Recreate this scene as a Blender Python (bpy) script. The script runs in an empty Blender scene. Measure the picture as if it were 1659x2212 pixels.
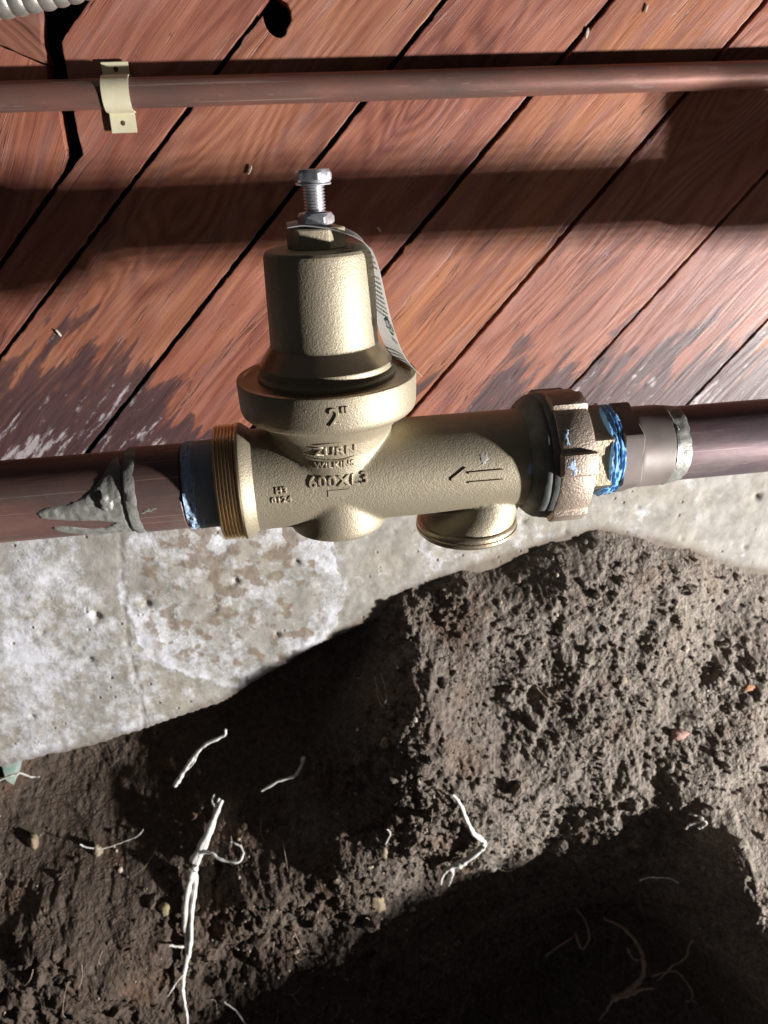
import bpy, bmesh, math, random
import numpy as np
from mathutils import Vector, Matrix
from mathutils.bvhtree import BVHTree
from mathutils.geometry import delaunay_2d_cdt

S = bpy.context.scene
COL = S.collection
ZO = 1250.0                       # millimetres from the ground up to the camera's height


def V(x, y, z):                   # millimetres, z measured from camera height -> metres
    return Vector((x * .001, y * .001, (z + ZO) * .001))


# ------------------------------------------------------------------ camera
cam_d = bpy.data.cameras.new('camera')
cam = bpy.data.objects.new('camera', cam_d)
COL.objects.link(cam)
S.camera = cam
p, a, r = math.radians(26), math.radians(7), math.radians(2.25)
fw = Vector((math.sin(a) * math.cos(p), math.cos(a) * math.cos(p), -math.sin(p)))
rt0 = Vector((math.cos(a), -math.sin(a), 0))
up0 = rt0.cross(fw)
rt = math.cos(r) * rt0 - math.sin(r) * up0
up = math.sin(r) * rt0 + math.cos(r) * up0
M = Matrix((rt, up, -fw)).transposed().to_4x4()
M.translation = V(0, 0, 0)
cam.matrix_world = M
cam_d.sensor_fit = 'VERTICAL'
cam_d.sensor_width = 27
cam_d.sensor_height = 36
cam_d.lens = 36 * 1600 / 2212
cam_d.clip_start = .01
cam_d.clip_end = 50
cam_d.dof.use_dof = True
cam_d.dof.focus_distance = .475
cam_d.dof.aperture_fstop = 11

# ------------------------------------------------------------------ light
wd = bpy.data.worlds.new('World')
S.world = wd
wd.use_nodes = True
bg = wd.node_tree.nodes['Background']
bg.inputs[0].default_value = (.95, .92, 1, 1)
bg.inputs[1].default_value = .028
S.view_settings.view_transform = 'Standard'
S.view_settings.look = 'None'
S.view_settings.exposure = 0

LC = Vector((2380, -715, -940))   # a work light on the ground: rows of bright emitters
LT = Vector((60, 560, -250))
ldir = (LT - LC).normalized()
lx = ldir.cross(Vector((0, 0, 1))).normalized()
ly = lx.cross(ldir)
for ix in range(2):
    for iy in range(4):
        ld = bpy.data.lights.new('work_light', 'AREA')
        ld.shape = 'RECTANGLE'
        ld.size = .02
        ld.size_y = .012
        ld.energy = 25.5
        ld.color = (1, .97, .955)
        lo = bpy.data.objects.new('work_light', ld)
        COL.objects.link(lo)
        c = LC + lx * (ix - .5) * 45 + ly * (iy - 1.5) * 34
        m = Matrix((lx, ly, -ldir)).transposed().to_4x4()
        m.translation = V(*c)
        lo.matrix_world = m


# ------------------------------------------------------------------ helpers
def link(name, mesh, mat=None, parent=None):
    o = bpy.data.objects.new(name, mesh)
    COL.objects.link(o)
    if mat is not None and len(mesh.materials) == 0:
        mesh.materials.append(mat)
    if parent is not None:
        o.parent = parent
        o.matrix_parent_inverse = parent.matrix_world.inverted()
    return o


def tag(o, label=None, cat=None, group=None, kind=None):
    if label: o['label'] = label
    if cat: o['category'] = cat
    if group: o['group'] = group
    if kind: o['kind'] = kind
    return o


def empty(name, x, y, z, label, cat, group=None):
    o = bpy.data.objects.new(name, None)
    COL.objects.link(o)
    o.location = V(x, y, z)
    o.empty_display_size = .02
    bpy.context.view_layer.update()
    return tag(o, label, cat, group)


def mesh_from(verts, faces, smooth=None):
    me = bpy.data.meshes.new('mesh')
    me.from_pydata([V(*v) for v in verts], [], faces)
    me.update()
    if smooth is not None:
        me.shade_smooth()
        me.set_sharp_from_angle(angle=math.radians(smooth))
    return me


def grid_mesh(P, smooth=True):    # P: (ny, nx, 3) array in millimetres
    ny, nx = P.shape[:2]
    co = P.reshape(-1, 3).astype(np.float64).copy()
    co[:, 2] += ZO
    co *= .001
    i = np.arange(ny * nx).reshape(ny, nx)
    f = np.stack([i[:-1, :-1], i[:-1, 1:], i[1:, 1:], i[1:, :-1]], -1).reshape(-1, 4)
    me = bpy.data.meshes.new('mesh')
    me.vertices.add(len(co))
    me.vertices.foreach_set('co', co.ravel())
    me.loops.add(f.size)
    me.loops.foreach_set('vertex_index', f.ravel().astype(np.int32))
    me.polygons.add(len(f))
    me.polygons.foreach_set('loop_start', np.arange(0, f.size, 4, dtype=np.int32))
    me.update(calc_edges=True)
    if smooth:
        me.shade_smooth()
    return me


def lathe(profile, org, axis, n=96, jit=None, smooth=35, close=True):
    """profile: (distance along axis, radius); org in mm; axis unit vector."""
    ax = Vector(axis).normalized()
    u = ax.orthogonal().normalized()
    if abs(ax.x) > .9: u = Vector((0, -1, 0))
    elif abs(ax.z) > .9: u = Vector((0, -1, 0))
    w = ax.cross(u)
    vs, fs = [], []
    for k, (d, rad) in enumerate(profile):
        for j in range(n):
            t = 2 * math.pi * j / n
            rr = rad + (jit(k, t) if jit else 0)
            q = Vector(org) + ax * d + (u * math.cos(t) + w * math.sin(t)) * rr
            vs.append(q)
    for k in range(len(profile) - 1):
        for j in range(n):
            j2 = (j + 1) % n
            fs.append((k * n + j, k * n + j2, (k + 1) * n + j2, (k + 1) * n + j))
    if close:
        fs.append(tuple(range(n))[::-1])
        fs.append(tuple((len(profile) - 1) * n + j for j in range(n)))
    return mesh_from(vs, fs, smooth)


def prism(poly, d0, d1, org, axis, bev=.6, smooth=30):
    """poly: list of (angle deg, radius) round the axis."""
    pr = [(d0, -bev), (d0 + bev, 0), (d1 - bev, 0), (d1, -bev)]
    ax = Vector(axis).normalized()
    u = Vector((0, -1, 0))
    w = ax.cross(u)
    vs, fs = [], []
    n = len(poly)
    for d, dr in pr:
        for ang, rad in poly:
            t = math.radians(ang)
            vs.append(Vector(org) + ax * d + (u * math.cos(t) + w * math.sin(t)) * (rad + dr))
    for k in range(len(pr) - 1):
        for j in range(n):
            j2 = (j + 1) % n
            fs.append((k * n + j, k * n + j2, (k + 1) * n + j2, (k + 1) * n + j))
    fs.append(tuple(range(n))[::-1])
    fs.append(tuple((len(pr) - 1) * n + j for j in range(n)))
    return mesh_from(vs, fs, smooth)


def tube_data(pts, rads, n=7):
    pts = [Vector(q) for q in pts]
    vs, fs = [], []
    prev = None
    for i, q in enumerate(pts):
        t = (pts[min(i + 1, len(pts) - 1)] - pts[max(i - 1, 0)])
        t = t.normalized() if t.length > 1e-9 else Vector((0, 0, 1))
        u = t.cross(Vector((0, -1, .2))) if prev is None else prev - t * prev.dot(t)
        u = u.normalized() if u.length > 1e-6 else t.orthogonal().normalized()
        prev = u
        w = t.cross(u)
        for j in range(n):
            an = 2 * math.pi * j / n
            vs.append(q + (u * math.cos(an) + w * math.sin(an)) * rads[i])
    for i in range(len(pts) - 1):
        for j in range(n):
            j2 = (j + 1) % n
            fs.append((i * n + j, i * n + j2, (i + 1) * n + j2, (i + 1) * n + j))
    fs.append(tuple(range(n))[::-1])
    fs.append(tuple((len(pts) - 1) * n + j for j in range(n)))
    return vs, fs


def smooth_path(pts, k=4):        # Catmull-Rom through the points
    pts = [Vector(q) for q in pts]
    P = [pts[0] * 2 - pts[1]] + pts + [pts[-1] * 2 - pts[-2]]
    out = []
    for i in range(1, len(P) - 2):
        for s in range(k):
            t = s / k
            p0, p1, p2, p3 = P[i - 1:i + 3]
            out.append(.5 * ((2 * p1) + (p2 - p0) * t + (2 * p0 - 5 * p1 + 4 * p2 - p3) * t * t
                             + (3 * p1 - p0 - 3 * p2 + p3) * t ** 3))
    out.append(pts[-1])
    return out


def merge(parts):
    vs, fs = [], []
    for v, f in parts:
        o = len(vs)
        vs += list(v)
        fs += [tuple(i + o for i in q) for q in f]
    return vs, fs


# ---- numpy noise
def vnoise(x, y, seed):
    rng = np.random.RandomState(seed)
    T = rng.rand(256, 256)
    xi = np.floor(x).astype(int); yi = np.floor(y).astype(int)
    fx = x - xi; fy = y - yi
    fx = fx * fx * (3 - 2 * fx); fy = fy * fy * (3 - 2 * fy)
    g = lambda i, j: T[i % 256, j % 256]
    return ((g(xi, yi) * (1 - fx) + g(xi + 1, yi) * fx) * (1 - fy)
            + (g(xi, yi + 1) * (1 - fx) + g(xi + 1, yi + 1) * fx) * fy) - .5


def fbm(x, y, wl, oct_, seed, gain=.5):
    out = 0; amp = 1
    for k in range(oct_):
        an = .7 * k + .3
        c_, s_ = math.cos(an), math.sin(an)
        out = out + amp * vnoise((x * c_ - y * s_) / wl + 17.3 * k, (x * s_ + y * c_) / wl + 9.1 * k, seed + k)
        wl /= 2.03; amp *= gain
    return out


# ------------------------------------------------------------------ materials
class NT:
    def __init__(s, name):
        s.m = bpy.data.materials.new(name)
        s.m.use_nodes = True
        s.t = s.m.node_tree
        s.bsdf = s.t.nodes['Principled BSDF']

    def n(s, typ, **kw):
        nd = s.t.nodes.new(typ)
        for k, v in kw.items():
            if k.startswith('_'): setattr(nd, k[1:], v)
            elif isinstance(v, bpy.types.NodeSocket): s.t.links.new(v, nd.inputs[k.replace('__', ' ')])
            else: nd.inputs[k.replace('__', ' ')].default_value = v
        return nd

    def l(s, a_, b_): s.t.links.new(a_, b_)

    def coord(s, which='Object'): return s.n('ShaderNodeTexCoord').outputs[which]

    def mapping(s, vec, scale=(1, 1, 1), loc=(0, 0, 0), rot=(0, 0, 0)):
        nd = s.n('ShaderNodeMapping', Vector=vec)
        nd.inputs['Scale'].default_value = scale
        nd.inputs['Location'].default_value = loc
        nd.inputs['Rotation'].default_value = rot
        return nd.outputs[0]

    def noise(s, vec, scale, detail=4, rough=.55, dist=0.):
        return s.n('ShaderNodeTexNoise', Vector=vec, Scale=scale, Detail=detail, Roughness=rough, Distortion=dist).outputs['Fac']

    def voro(s, vec, scale, feature='F1', rnd=1.):
        return s.n('ShaderNodeTexVoronoi', _feature=feature, Vector=vec, Scale=scale, Randomness=rnd).outputs['Distance']

    def math(s, op, a_, b_=0., clamp=False):
        nd = s.n('ShaderNodeMath', _operation=op, _use_clamp=clamp)
        for i, v in enumerate((a_, b_)):
            if isinstance(v, bpy.types.NodeSocket): s.l(v, nd.inputs[i])
            else: nd.inputs[i].default_value = v
        return nd.outputs[0]

    def ramp(s, f, stops, interp='LINEAR'):
        nd = s.n('ShaderNodeValToRGB', Fac=f)
        cr = nd.color_ramp
        cr.interpolation = interp
        while len(cr.elements) < len(stops): cr.elements.new(.5)
        for e, (p_, c_) in zip(cr.elements, stops):
            e.position = p_
            e.color = (c_, c_, c_, 1) if not isinstance(c_, tuple) else c_ + (1,)
        return nd.outputs[0]

    def mix(s, f, a_, b_, blend='MIX'):
        nd = s.n('ShaderNodeMix', _data_type='RGBA', _blend_type=blend)
        for i, v in ((0, f), (6, a_), (7, b_)):
            if isinstance(v, bpy.types.NodeSocket): s.l(v, nd.inputs[i])
            elif i == 0: nd.inputs[0].default_value = v
            else: nd.inputs[i].default_value = tuple(v) + (1,) if len(v) == 3 else v
        return nd.outputs[2]

    def bump(s, h, dist, strength=1., normal=None):
        nd = s.n('ShaderNodeBump', Height=h, Distance=dist, Strength=strength)
        if normal is not None: s.l(normal, nd.inputs['Normal'])
        return nd.outputs[0]

    def set(s, **kw):
        for k, v in kw.items():
            k = k.replace('__', ' ')
            if isinstance(v, bpy.types.NodeSocket): s.l(v, s.bsdf.inputs[k])
            else: s.bsdf.inputs[k].default_value = v if not isinstance(v, tuple) or len(v) == 4 else v + (1,)
        return s.m


def wood_mat(name, tint=(1, 1, 1), knots=(), orange=0., stain=True):
    rw = .23 if knots else .18
    w = NT(name)
    oc = w.coord('Object')
    rnd = w.n('ShaderNodeObjectInfo').outputs['Random']
    off = w.math('MULTIPLY', rnd, 37.)
    sh = w.n('ShaderNodeCombineXYZ', X=off, Y=w.math('MULTIPLY', rnd, 91.), Z=off).outputs[0]
    vec = w.n('ShaderNodeVectorMath', _operation='ADD')
    w.l(oc, vec.inputs[0]); w.l(sh, vec.inputs[1])
    vec = vec.outputs[0]
    # growth rings: contour lines of a noise field stretched along the grain
    f1 = w.noise(w.mapping(vec, (2.2, 16, 1)), 1., 2.5, .45)
    for kx, ky, amp, sx, sy in knots:        # grain bends round knots
        d = w.n('ShaderNodeVectorMath', _operation='LENGTH')
        w.l(w.mapping(oc, (1 / sx, 1 / sy, 1), (-kx / sx, -ky / sy, 0)), d.inputs[0])
        f1 = w.math('ADD', f1, w.math('MULTIPLY', w.math('POWER', 2.718, w.math('MULTIPLY', w.math('POWER', d.outputs['Value'], 1.6), -1.)), amp))
    rings = w.math('SINE', w.math('MULTIPLY', f1, 95.))
    rings = w.math('MULTIPLY_ADD', rings, .5); w.t.nodes[-1].inputs[2].default_value = .5
    wv = w.n('ShaderNodeVectorMath', _operation='MULTIPLY_ADD')
    w.l(w.n('ShaderNodeTexNoise', Vector=w.mapping(vec, (7, 20, 1)), Scale=1., Detail=3.).outputs['Color'], wv.inputs[0]); wv.inputs[1].default_value = (0, .022, 0); w.l(vec, wv.inputs[2])
    fib = w.noise(w.mapping(wv.outputs[0], (8, 260, 40)), 1., 4, .62)
    fib2 = w.noise(w.mapping(vec, (30, 1300, 40)), 1., 2, .5)
    broad = w.noise(w.mapping(vec, (5, 18, 1)), 1., 3, .5)
    k = w.math('ADD', w.math('MULTIPLY', rings, rw), w.math('ADD', w.math('MULTIPLY', fib, .36), w.math('MULTIPLY', broad, .95)))
    k = w.math('SUBTRACT', k, .32)
    T = lambda c: tuple(q * t for q, t in zip(c, tint))
    colr = w.ramp(k, [(.08, T((.13, .036, .025))), (.36, T((.255, .086, .052))), (.62, T((.35, .133, .080))), (.95, T((.45, .20, .13)))])
    if orange:
        om = w.ramp(w.noise(w.mapping(vec, (4, 34, 1)), 1., 3, .5), [(.47, 0.), (.6, 1.)])
        colr = w.mix(w.math('MULTIPLY', om, orange), colr, (.44, .165, .055))
    pm = w.ramp(w.noise(w.mapping(vec, (6, 60, 1), (3, 1, 0)), 1., 4, .6), [(.56, 0.), (.72, 1.)])
    colr = w.mix(w.math('MULTIPLY', pm, .55), colr, (.17, .055, .055))
    # whitish weathered film
    ash = w.ramp(w.noise(w.mapping(vec, (10, 45, 1), (8, 3, 0)), 1., 5, .65), [(.5, 0.), (.78, 1.)])
    colr = w.mix(w.math('MULTIPLY', ash, .28), colr, (.42, .27, .25))
    cr_ = w.noise(w.mapping(wv.outputs[0], (3.2, 150, 1), (2, 7, 0)), 1., 3, .55)
    crk_ = w.math('MULTIPLY', w.ramp(cr_, [(.488, 0.), (.499, 1.), (.505, 1.), (.516, 0.)]), w.ramp(w.noise(w.mapping(vec, (9, 30, 1), (5, 2, 0)), 1., 2), [(.55, 0.), (.62, 1.)]))
    colr = w.mix(w.math('MULTIPLY', crk_, .75), colr, (.05, .018, .014))
    spk = w.ramp(w.voro(w.mapping(vec, (40, 60, 1)), 1.), [(.03, 1.), (.06, 0.)])
    colr = w.mix(w.math('MULTIPLY', spk, .6), colr, (.07, .03, .025))
    rough = w.math('MULTIPLY_ADD', fib, .35); w.t.nodes[-1].inputs[2].default_value = .33
    if stain:                                  # water stains and salts creeping up from the foundation
        pos = w.n('ShaderNodeNewGeometry').outputs['Position']
        sep = w.n('ShaderNodeSeparateXYZ', Vector=pos)
        z = w.math('MULTIPLY', w.math('SUBTRACT', sep.outputs['Z'], (ZO - 305) * .001), 1 / .16)   # 0 bottom .. 1
        xr = w.n('ShaderNodeMapRange', Value=sep.outputs['X'])
        xr.inputs[1].default_value = -.35; xr.inputs[2].default_value = .55
        ext = w.ramp(xr.outputs[0], [(0., 1.12), (.22, 1.08), (.33, .3), (.5, .33), (.62, .72), (.8, .88), (1., .95)])
        sn = w.noise(w.mapping(vec, (7, 46, 1), (1, 5, 2)), 1., 5, .65, .5)
        e = w.math('ADD', w.math('MULTIPLY', w.math('SUBTRACT', sn, .52), 2.3), w.math('SUBTRACT', w.math('MULTIPLY', ext, .88), z))
        sm = w.ramp(e, [(.0, 0.), (.04, .7), (.16, 1.)])
        dk = w.mix(w.noise(w.mapping(vec, (12, 200, 1)), 1., 3), (.020, .013, .017), (.085, .048, .054))
        colr = w.mix(w.math('MULTIPLY', sm, .88), colr, dk)
        wn = w.noise(w.mapping(vec, (24, 110, 1), (4, 4, 1)), 1., 5, .72)
        we = w.math('ADD', w.math('MULTIPLY', w.math('SUBTRACT', wn, .605), 4.), w.math('MULTIPLY', w.math('SUBTRACT', e, .25), .8))
        wm = w.ramp(we, [(.0, 0.), (.28, 1.)])
        colr = w.mix(w.math('MULTIPLY', w.math('MULTIPLY', wm, sm), .75), colr, (.50, .45, .46))
        bt = w.ramp(w.math('ADD', z, w.math('MULTIPLY', w.math('SUBTRACT', wn, .5), .8)), [(.10, 1.), (.17, 0.)])
        colr = w.mix(w.math('MULTIPLY', bt, .8), colr, (.60, .57, .58))
    h = w.math('ADD', w.math('MULTIPLY', fib, .8), w.math('ADD', w.math('MULTIPLY', fib2, .35), w.math('MULTIPLY', rings, .25)))
    h = w.math('SUBTRACT', w.math('ADD', h, w.math('MULTIPLY', ash, .2)), w.math('MULTIPLY', crk_, .9))
    return w.set(Base__Color=colr, Roughness=rough, Specular__IOR__Level=.5, Normal=w.bump(h, .0007, .8))


def brass_mat(name, base, cast=.0005, rough=.5, metal=.85, freq=900, blotch=.25, dark=(.30, .20, .11)):
    b = NT(name)
    oc = b.coord('Generated') if False else b.n('ShaderNodeNewGeometry').outputs['Position']
    n1 = b.noise(oc, freq, 3, .6)
    n2 = b.noise(oc, 22, 4, .6)
    n3 = b.noise(oc, freq * .35, 2, .5)
    c = b.mix(b.math('MULTIPLY', b.ramp(n2, [(.42, 0.), (.7, 1.)]), blotch), base, dark)
    c = b.mix(b.math('MULTIPLY', b.ramp(n1, [(.3, 1.), (.5, 0.)]), .25), c, dark)
    h = b.math('ADD', b.math('MULTIPLY', b.ramp(n1, [(.3, 0.), (.7, 1.)]), .6), b.math('MULTIPLY', n3, .7))
    kw = dict(Base__Color=c, Metallic=metal, Roughness=rough)
    if cast: kw['Normal'] = b.bump(h, cast, 1.)
    return b.set(**kw)


def copper_mat(name, t=(1, 1, 1), dust=.55):
    T = lambda *c: tuple(q * k for q, k in zip(c, t))
    b = NT(name)
    oc = b.n('ShaderNodeNewGeometry').outputs['Position']
    n1 = b.noise(b.mapping(oc, (8, 22, 22)), 1., 5, .65)
    n2 = b.noise(b.mapping(oc, (40, 260, 260)), 1., 3, .6)
    c = b.ramp(n1, [(.3, T(.125, .098, .092)), (.46, T(.165, .105, .094)), (.6, T(.215, .115, .096)), (.8, T(.30, .175, .145))])
    c = b.mix(b.ramp(n2, [(.62, 0.), (.75, .5)]), c, (.36, .27, .25))
    n3 = b.noise(b.mapping(oc, (14, 30, 30), (3, 1, 2)), 1., 8, .72)
    c = b.mix(b.ramp(n3, [(.52, 0.), (.68, dust)]), c, (.235, .205, .185))
    n4 = b.noise(b.mapping(oc, (6, 500, 500)), 1., 2, .5)
    c = b.mix(b.ramp(n4, [(.64, 0.), (.7, .45)]), c, (.42, .33, .29))
    return b.set(Base__Color=c, Metallic=.35, Roughness=b.ramp(n1, [(.3, .34), (.7, .5)]), Normal=b.bump(n2, .0003, .7))


def plain(name, base, rough=.6, metal=0., var=None, scale=200, bump=0., detail=4):
    b = NT(name)
    oc = b.n('ShaderNodeNewGeometry').outputs['Position']
    n1 = b.noise(oc, scale, detail, .6)
    c = b.mix(b.ramp(n1, [(.35, 0.), (.68, 1.)]), base, var or tuple(q * .75 for q in base))
    kw = dict(Base__Color=c, Roughness=rough, Metallic=metal)
    if bump: kw['Normal'] = b.bump(n1, bump, 1.)
    return b.set(**kw)


MAT = {}
MAT['brass'] = brass_mat('cast_brass', (.385, .338, .245), .00022, .54, .55, 900, .35, (.33, .265, .18))
MAT['brass_smooth'] = brass_mat('smooth_brass', (.50, .40, .27), .00006, .34, 1., 500, .35, (.36, .24, .15))
MAT['brass_letter'] = brass_mat('worn_brass', (.50, .435, .32), .00006, .45, .5, 800, .1)
MAT['brass_plain'] = brass_mat('machined_brass', (.56, .48, .35), .0002, .42, .95, 500, .2)
MAT['brass_thread'] = brass_mat('threaded_brass', (.82, .66, .43), 0, .3, 1., 500, .25, (.50, .33, .17))
MAT['bronze'] = brass_mat('cast_bronze', (.48, .395, .32), .00035, .54, .7, 700, .4, (.34, .25, .20))
MAT['copper'] = copper_mat('aged_copper')
MAT['copper_thin'] = copper_mat('brown_copper', (1.08, .92, .84), .12)
MAT['copper_purple'] = copper_mat('purplish_copper', (.92, 1.08, 1.35))
MAT['steel'] = brass_mat('zinc_steel', (.80, .82, .88), 0, .3, .85, 300, .15, (.4, .4, .42))
MAT['steel_thread'] = brass_mat('zinc_steel_thread', (.80, .80, .82), 0, .32, .9, 300, .1, (.45, .44, .42))
MAT['solder'] = plain('solder', (.33, .335, .305), .5, .3, (.20, .195, .175), 200, .0007)
MAT['gasket'] = plain('grey_putty', (.15, .158, .145), .6, 0, (.075, .08, .074), 90, .0006)
MAT['tape'] = plain('blue_thread_tape', (.28, .33, .40), .55, 0, (.36, .39, .43), 120, .0006)
MAT['dope'] = plain('blue_thread_sealant', (.20, .46, .80), .62, 0, (.12, .34, .66), 260, .0009)
MAT['dope_pale'] = plain('pale_blue_sealant', (.30, .52, .80), .5, 0, (.50, .58, .66), 600, .0008)
MAT['clip'] = plain('cream_painted_metal', (.64, .60, .43), .42, 0, (.56, .51, .35), 60, .0002)
MAT['rust'] = plain('rusty_nail', (.12, .07, .045), .7, .3, (.05, .03, .02), 900, .0004)
MAT['conduit'] = plain('galvanised_conduit', (.52, .50, .45), .38, .7, (.36, .34, .30), 120, .0004)
MAT['dark'] = plain('black_backing', (.018, .014, .013), .9)
MAT['root'] = plain('pale_root', (.80, .82, .80), .6, 0, (.58, .56, .50), 260, .0008)
MAT['root'] = plain('pale_root', (.82, .84, .82), .6, 0, (.52, .47, .39), 120, .0008, 6)
MAT['root_brown'] = plain('brown_root', (.78, .62, .54), .7, 0, (.50, .36, .29), 200, .0008)
MAT['splinter'] = plain('pale_wood_chip', (.66, .58, .46), .7)
MAT['ink'] = plain('grey_ink', (.33, .37, .355), .8)
MAT['teal'] = plain('teal_ink', (.010, .19, .17), .7)
MAT['leaf'] = plain('grey_green_leaf', (.16, .24, .21), .6, 0, (.28, .32, .28), 200)


def paper():
    b = NT('white_paper')
    tr = b.n('ShaderNodeBsdfTranslucent', Color=(.8, .8, .77, 1))
    b.set(Base__Color=(.86, .86, .85), Roughness=.45)
    mx = b.n('ShaderNodeMixShader', Fac=.58)
    b.l(b.bsdf.outputs[0], mx.inputs[1]); b.l(tr.outputs[0], mx.inputs[2])
    b.l(mx.outputs[0], b.t.nodes['Material Output'].inputs['Surface'])
    return b.m


MAT['paper'] = paper()


def soil_mat():
    b = NT('soil')
    pos = b.n('ShaderNodeNewGeometry').outputs['Position']
    n1 = b.noise(pos, 9, 5, .6)
    n2 = b.noise(pos, 130, 5, .65)
    n3 = b.noise(pos, 420, 3, .6)
    c = b.ramp(n2, [(.28, (.115, .098, .083)), (.5, (.195, .168, .142)), (.72, (.29, .255, .217))])
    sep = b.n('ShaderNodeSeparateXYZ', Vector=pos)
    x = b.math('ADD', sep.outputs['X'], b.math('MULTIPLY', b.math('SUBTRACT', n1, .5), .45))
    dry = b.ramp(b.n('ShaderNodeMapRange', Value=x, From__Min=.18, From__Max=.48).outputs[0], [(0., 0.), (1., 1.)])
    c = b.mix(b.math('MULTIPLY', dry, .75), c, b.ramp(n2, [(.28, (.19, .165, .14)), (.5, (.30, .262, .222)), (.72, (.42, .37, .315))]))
    damp_shade = b.ramp(b.n('ShaderNodeMapRange', Value=x, From__Min=-.1, From__Max=.22).outputs[0], [(0., 1.), (1., 0.)])  # moist brown towards the left, also painting in the shade of the recess
    c = b.mix(b.math('MULTIPLY', damp_shade, .74), c, b.mix(n2, (.020, .013, .010), (.115, .078, .055)))
    rd = b.ramp(b.noise(pos, 14, 3, .5), [(.55, 0.), (.7, 1.)])
    c = b.mix(b.math('MULTIPLY', rd, .35), c, (.17, .085, .045))
    gr = b.ramp(b.voro(pos, 210), [(.0, 1.), (.11, 0.)])
    gm = b.ramp(b.noise(pos, 60, 2), [(.5, 0.), (.6, 1.)])
    c = b.mix(b.math('MULTIPLY', b.math('MULTIPLY', gr, gm), .6), c, (.42, .35, .27))
    wp = b.n('ShaderNodeVectorMath', _operation='MULTIPLY_ADD')
    b.l(b.n('ShaderNodeTexNoise', Vector=pos, Scale=150., Detail=3.).outputs['Color'], wp.inputs[0])
    wp.inputs[1].default_value = (.006, .006, .006); b.l(pos, wp.inputs[2])
    v1 = b.voro(wp.outputs[0], 330); v2 = b.voro(wp.outputs[0], 140)
    gmask = b.ramp(b.noise(pos, 20, 3), [(.35, .25), (.6, 1.)])
    h = b.math('ADD', b.math('MULTIPLY', n2, .9), b.math('MULTIPLY', n3, .4))
    h = b.math('SUBTRACT', h, b.math('MULTIPLY', gmask, b.math('ADD', b.math('MULTIPLY', v1, .55), b.math('MULTIPLY', v2, .75))))
    c = b.mix(b.math('MULTIPLY', b.ramp(v1, [(.3, 0.), (.7, 1.)]), .35), c, (.045, .035, .028))
    return b.set(Base__Color=c, Roughness=.95, Specular__IOR__Level=.15, Normal=b.bump(h, .0032, .85))


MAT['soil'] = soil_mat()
MAT['smudge'] = plain('pale_smudge', (.42, .43, .42), .6, .2, (.36, .33, .26), 300)
MAT['hair'] = plain('root_hair', (.50, .42, .34), .8, 0, (.30, .22, .16), 90)
MAT['grit'] = plain('pale_grit', (.50, .43, .34), .8, 0, (.34, .27, .19), 60)
MAT['crumb'] = plain('soil_crumb', (.24, .185, .14), .95, 0, (.10, .075, .055), 60, .001)


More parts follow.
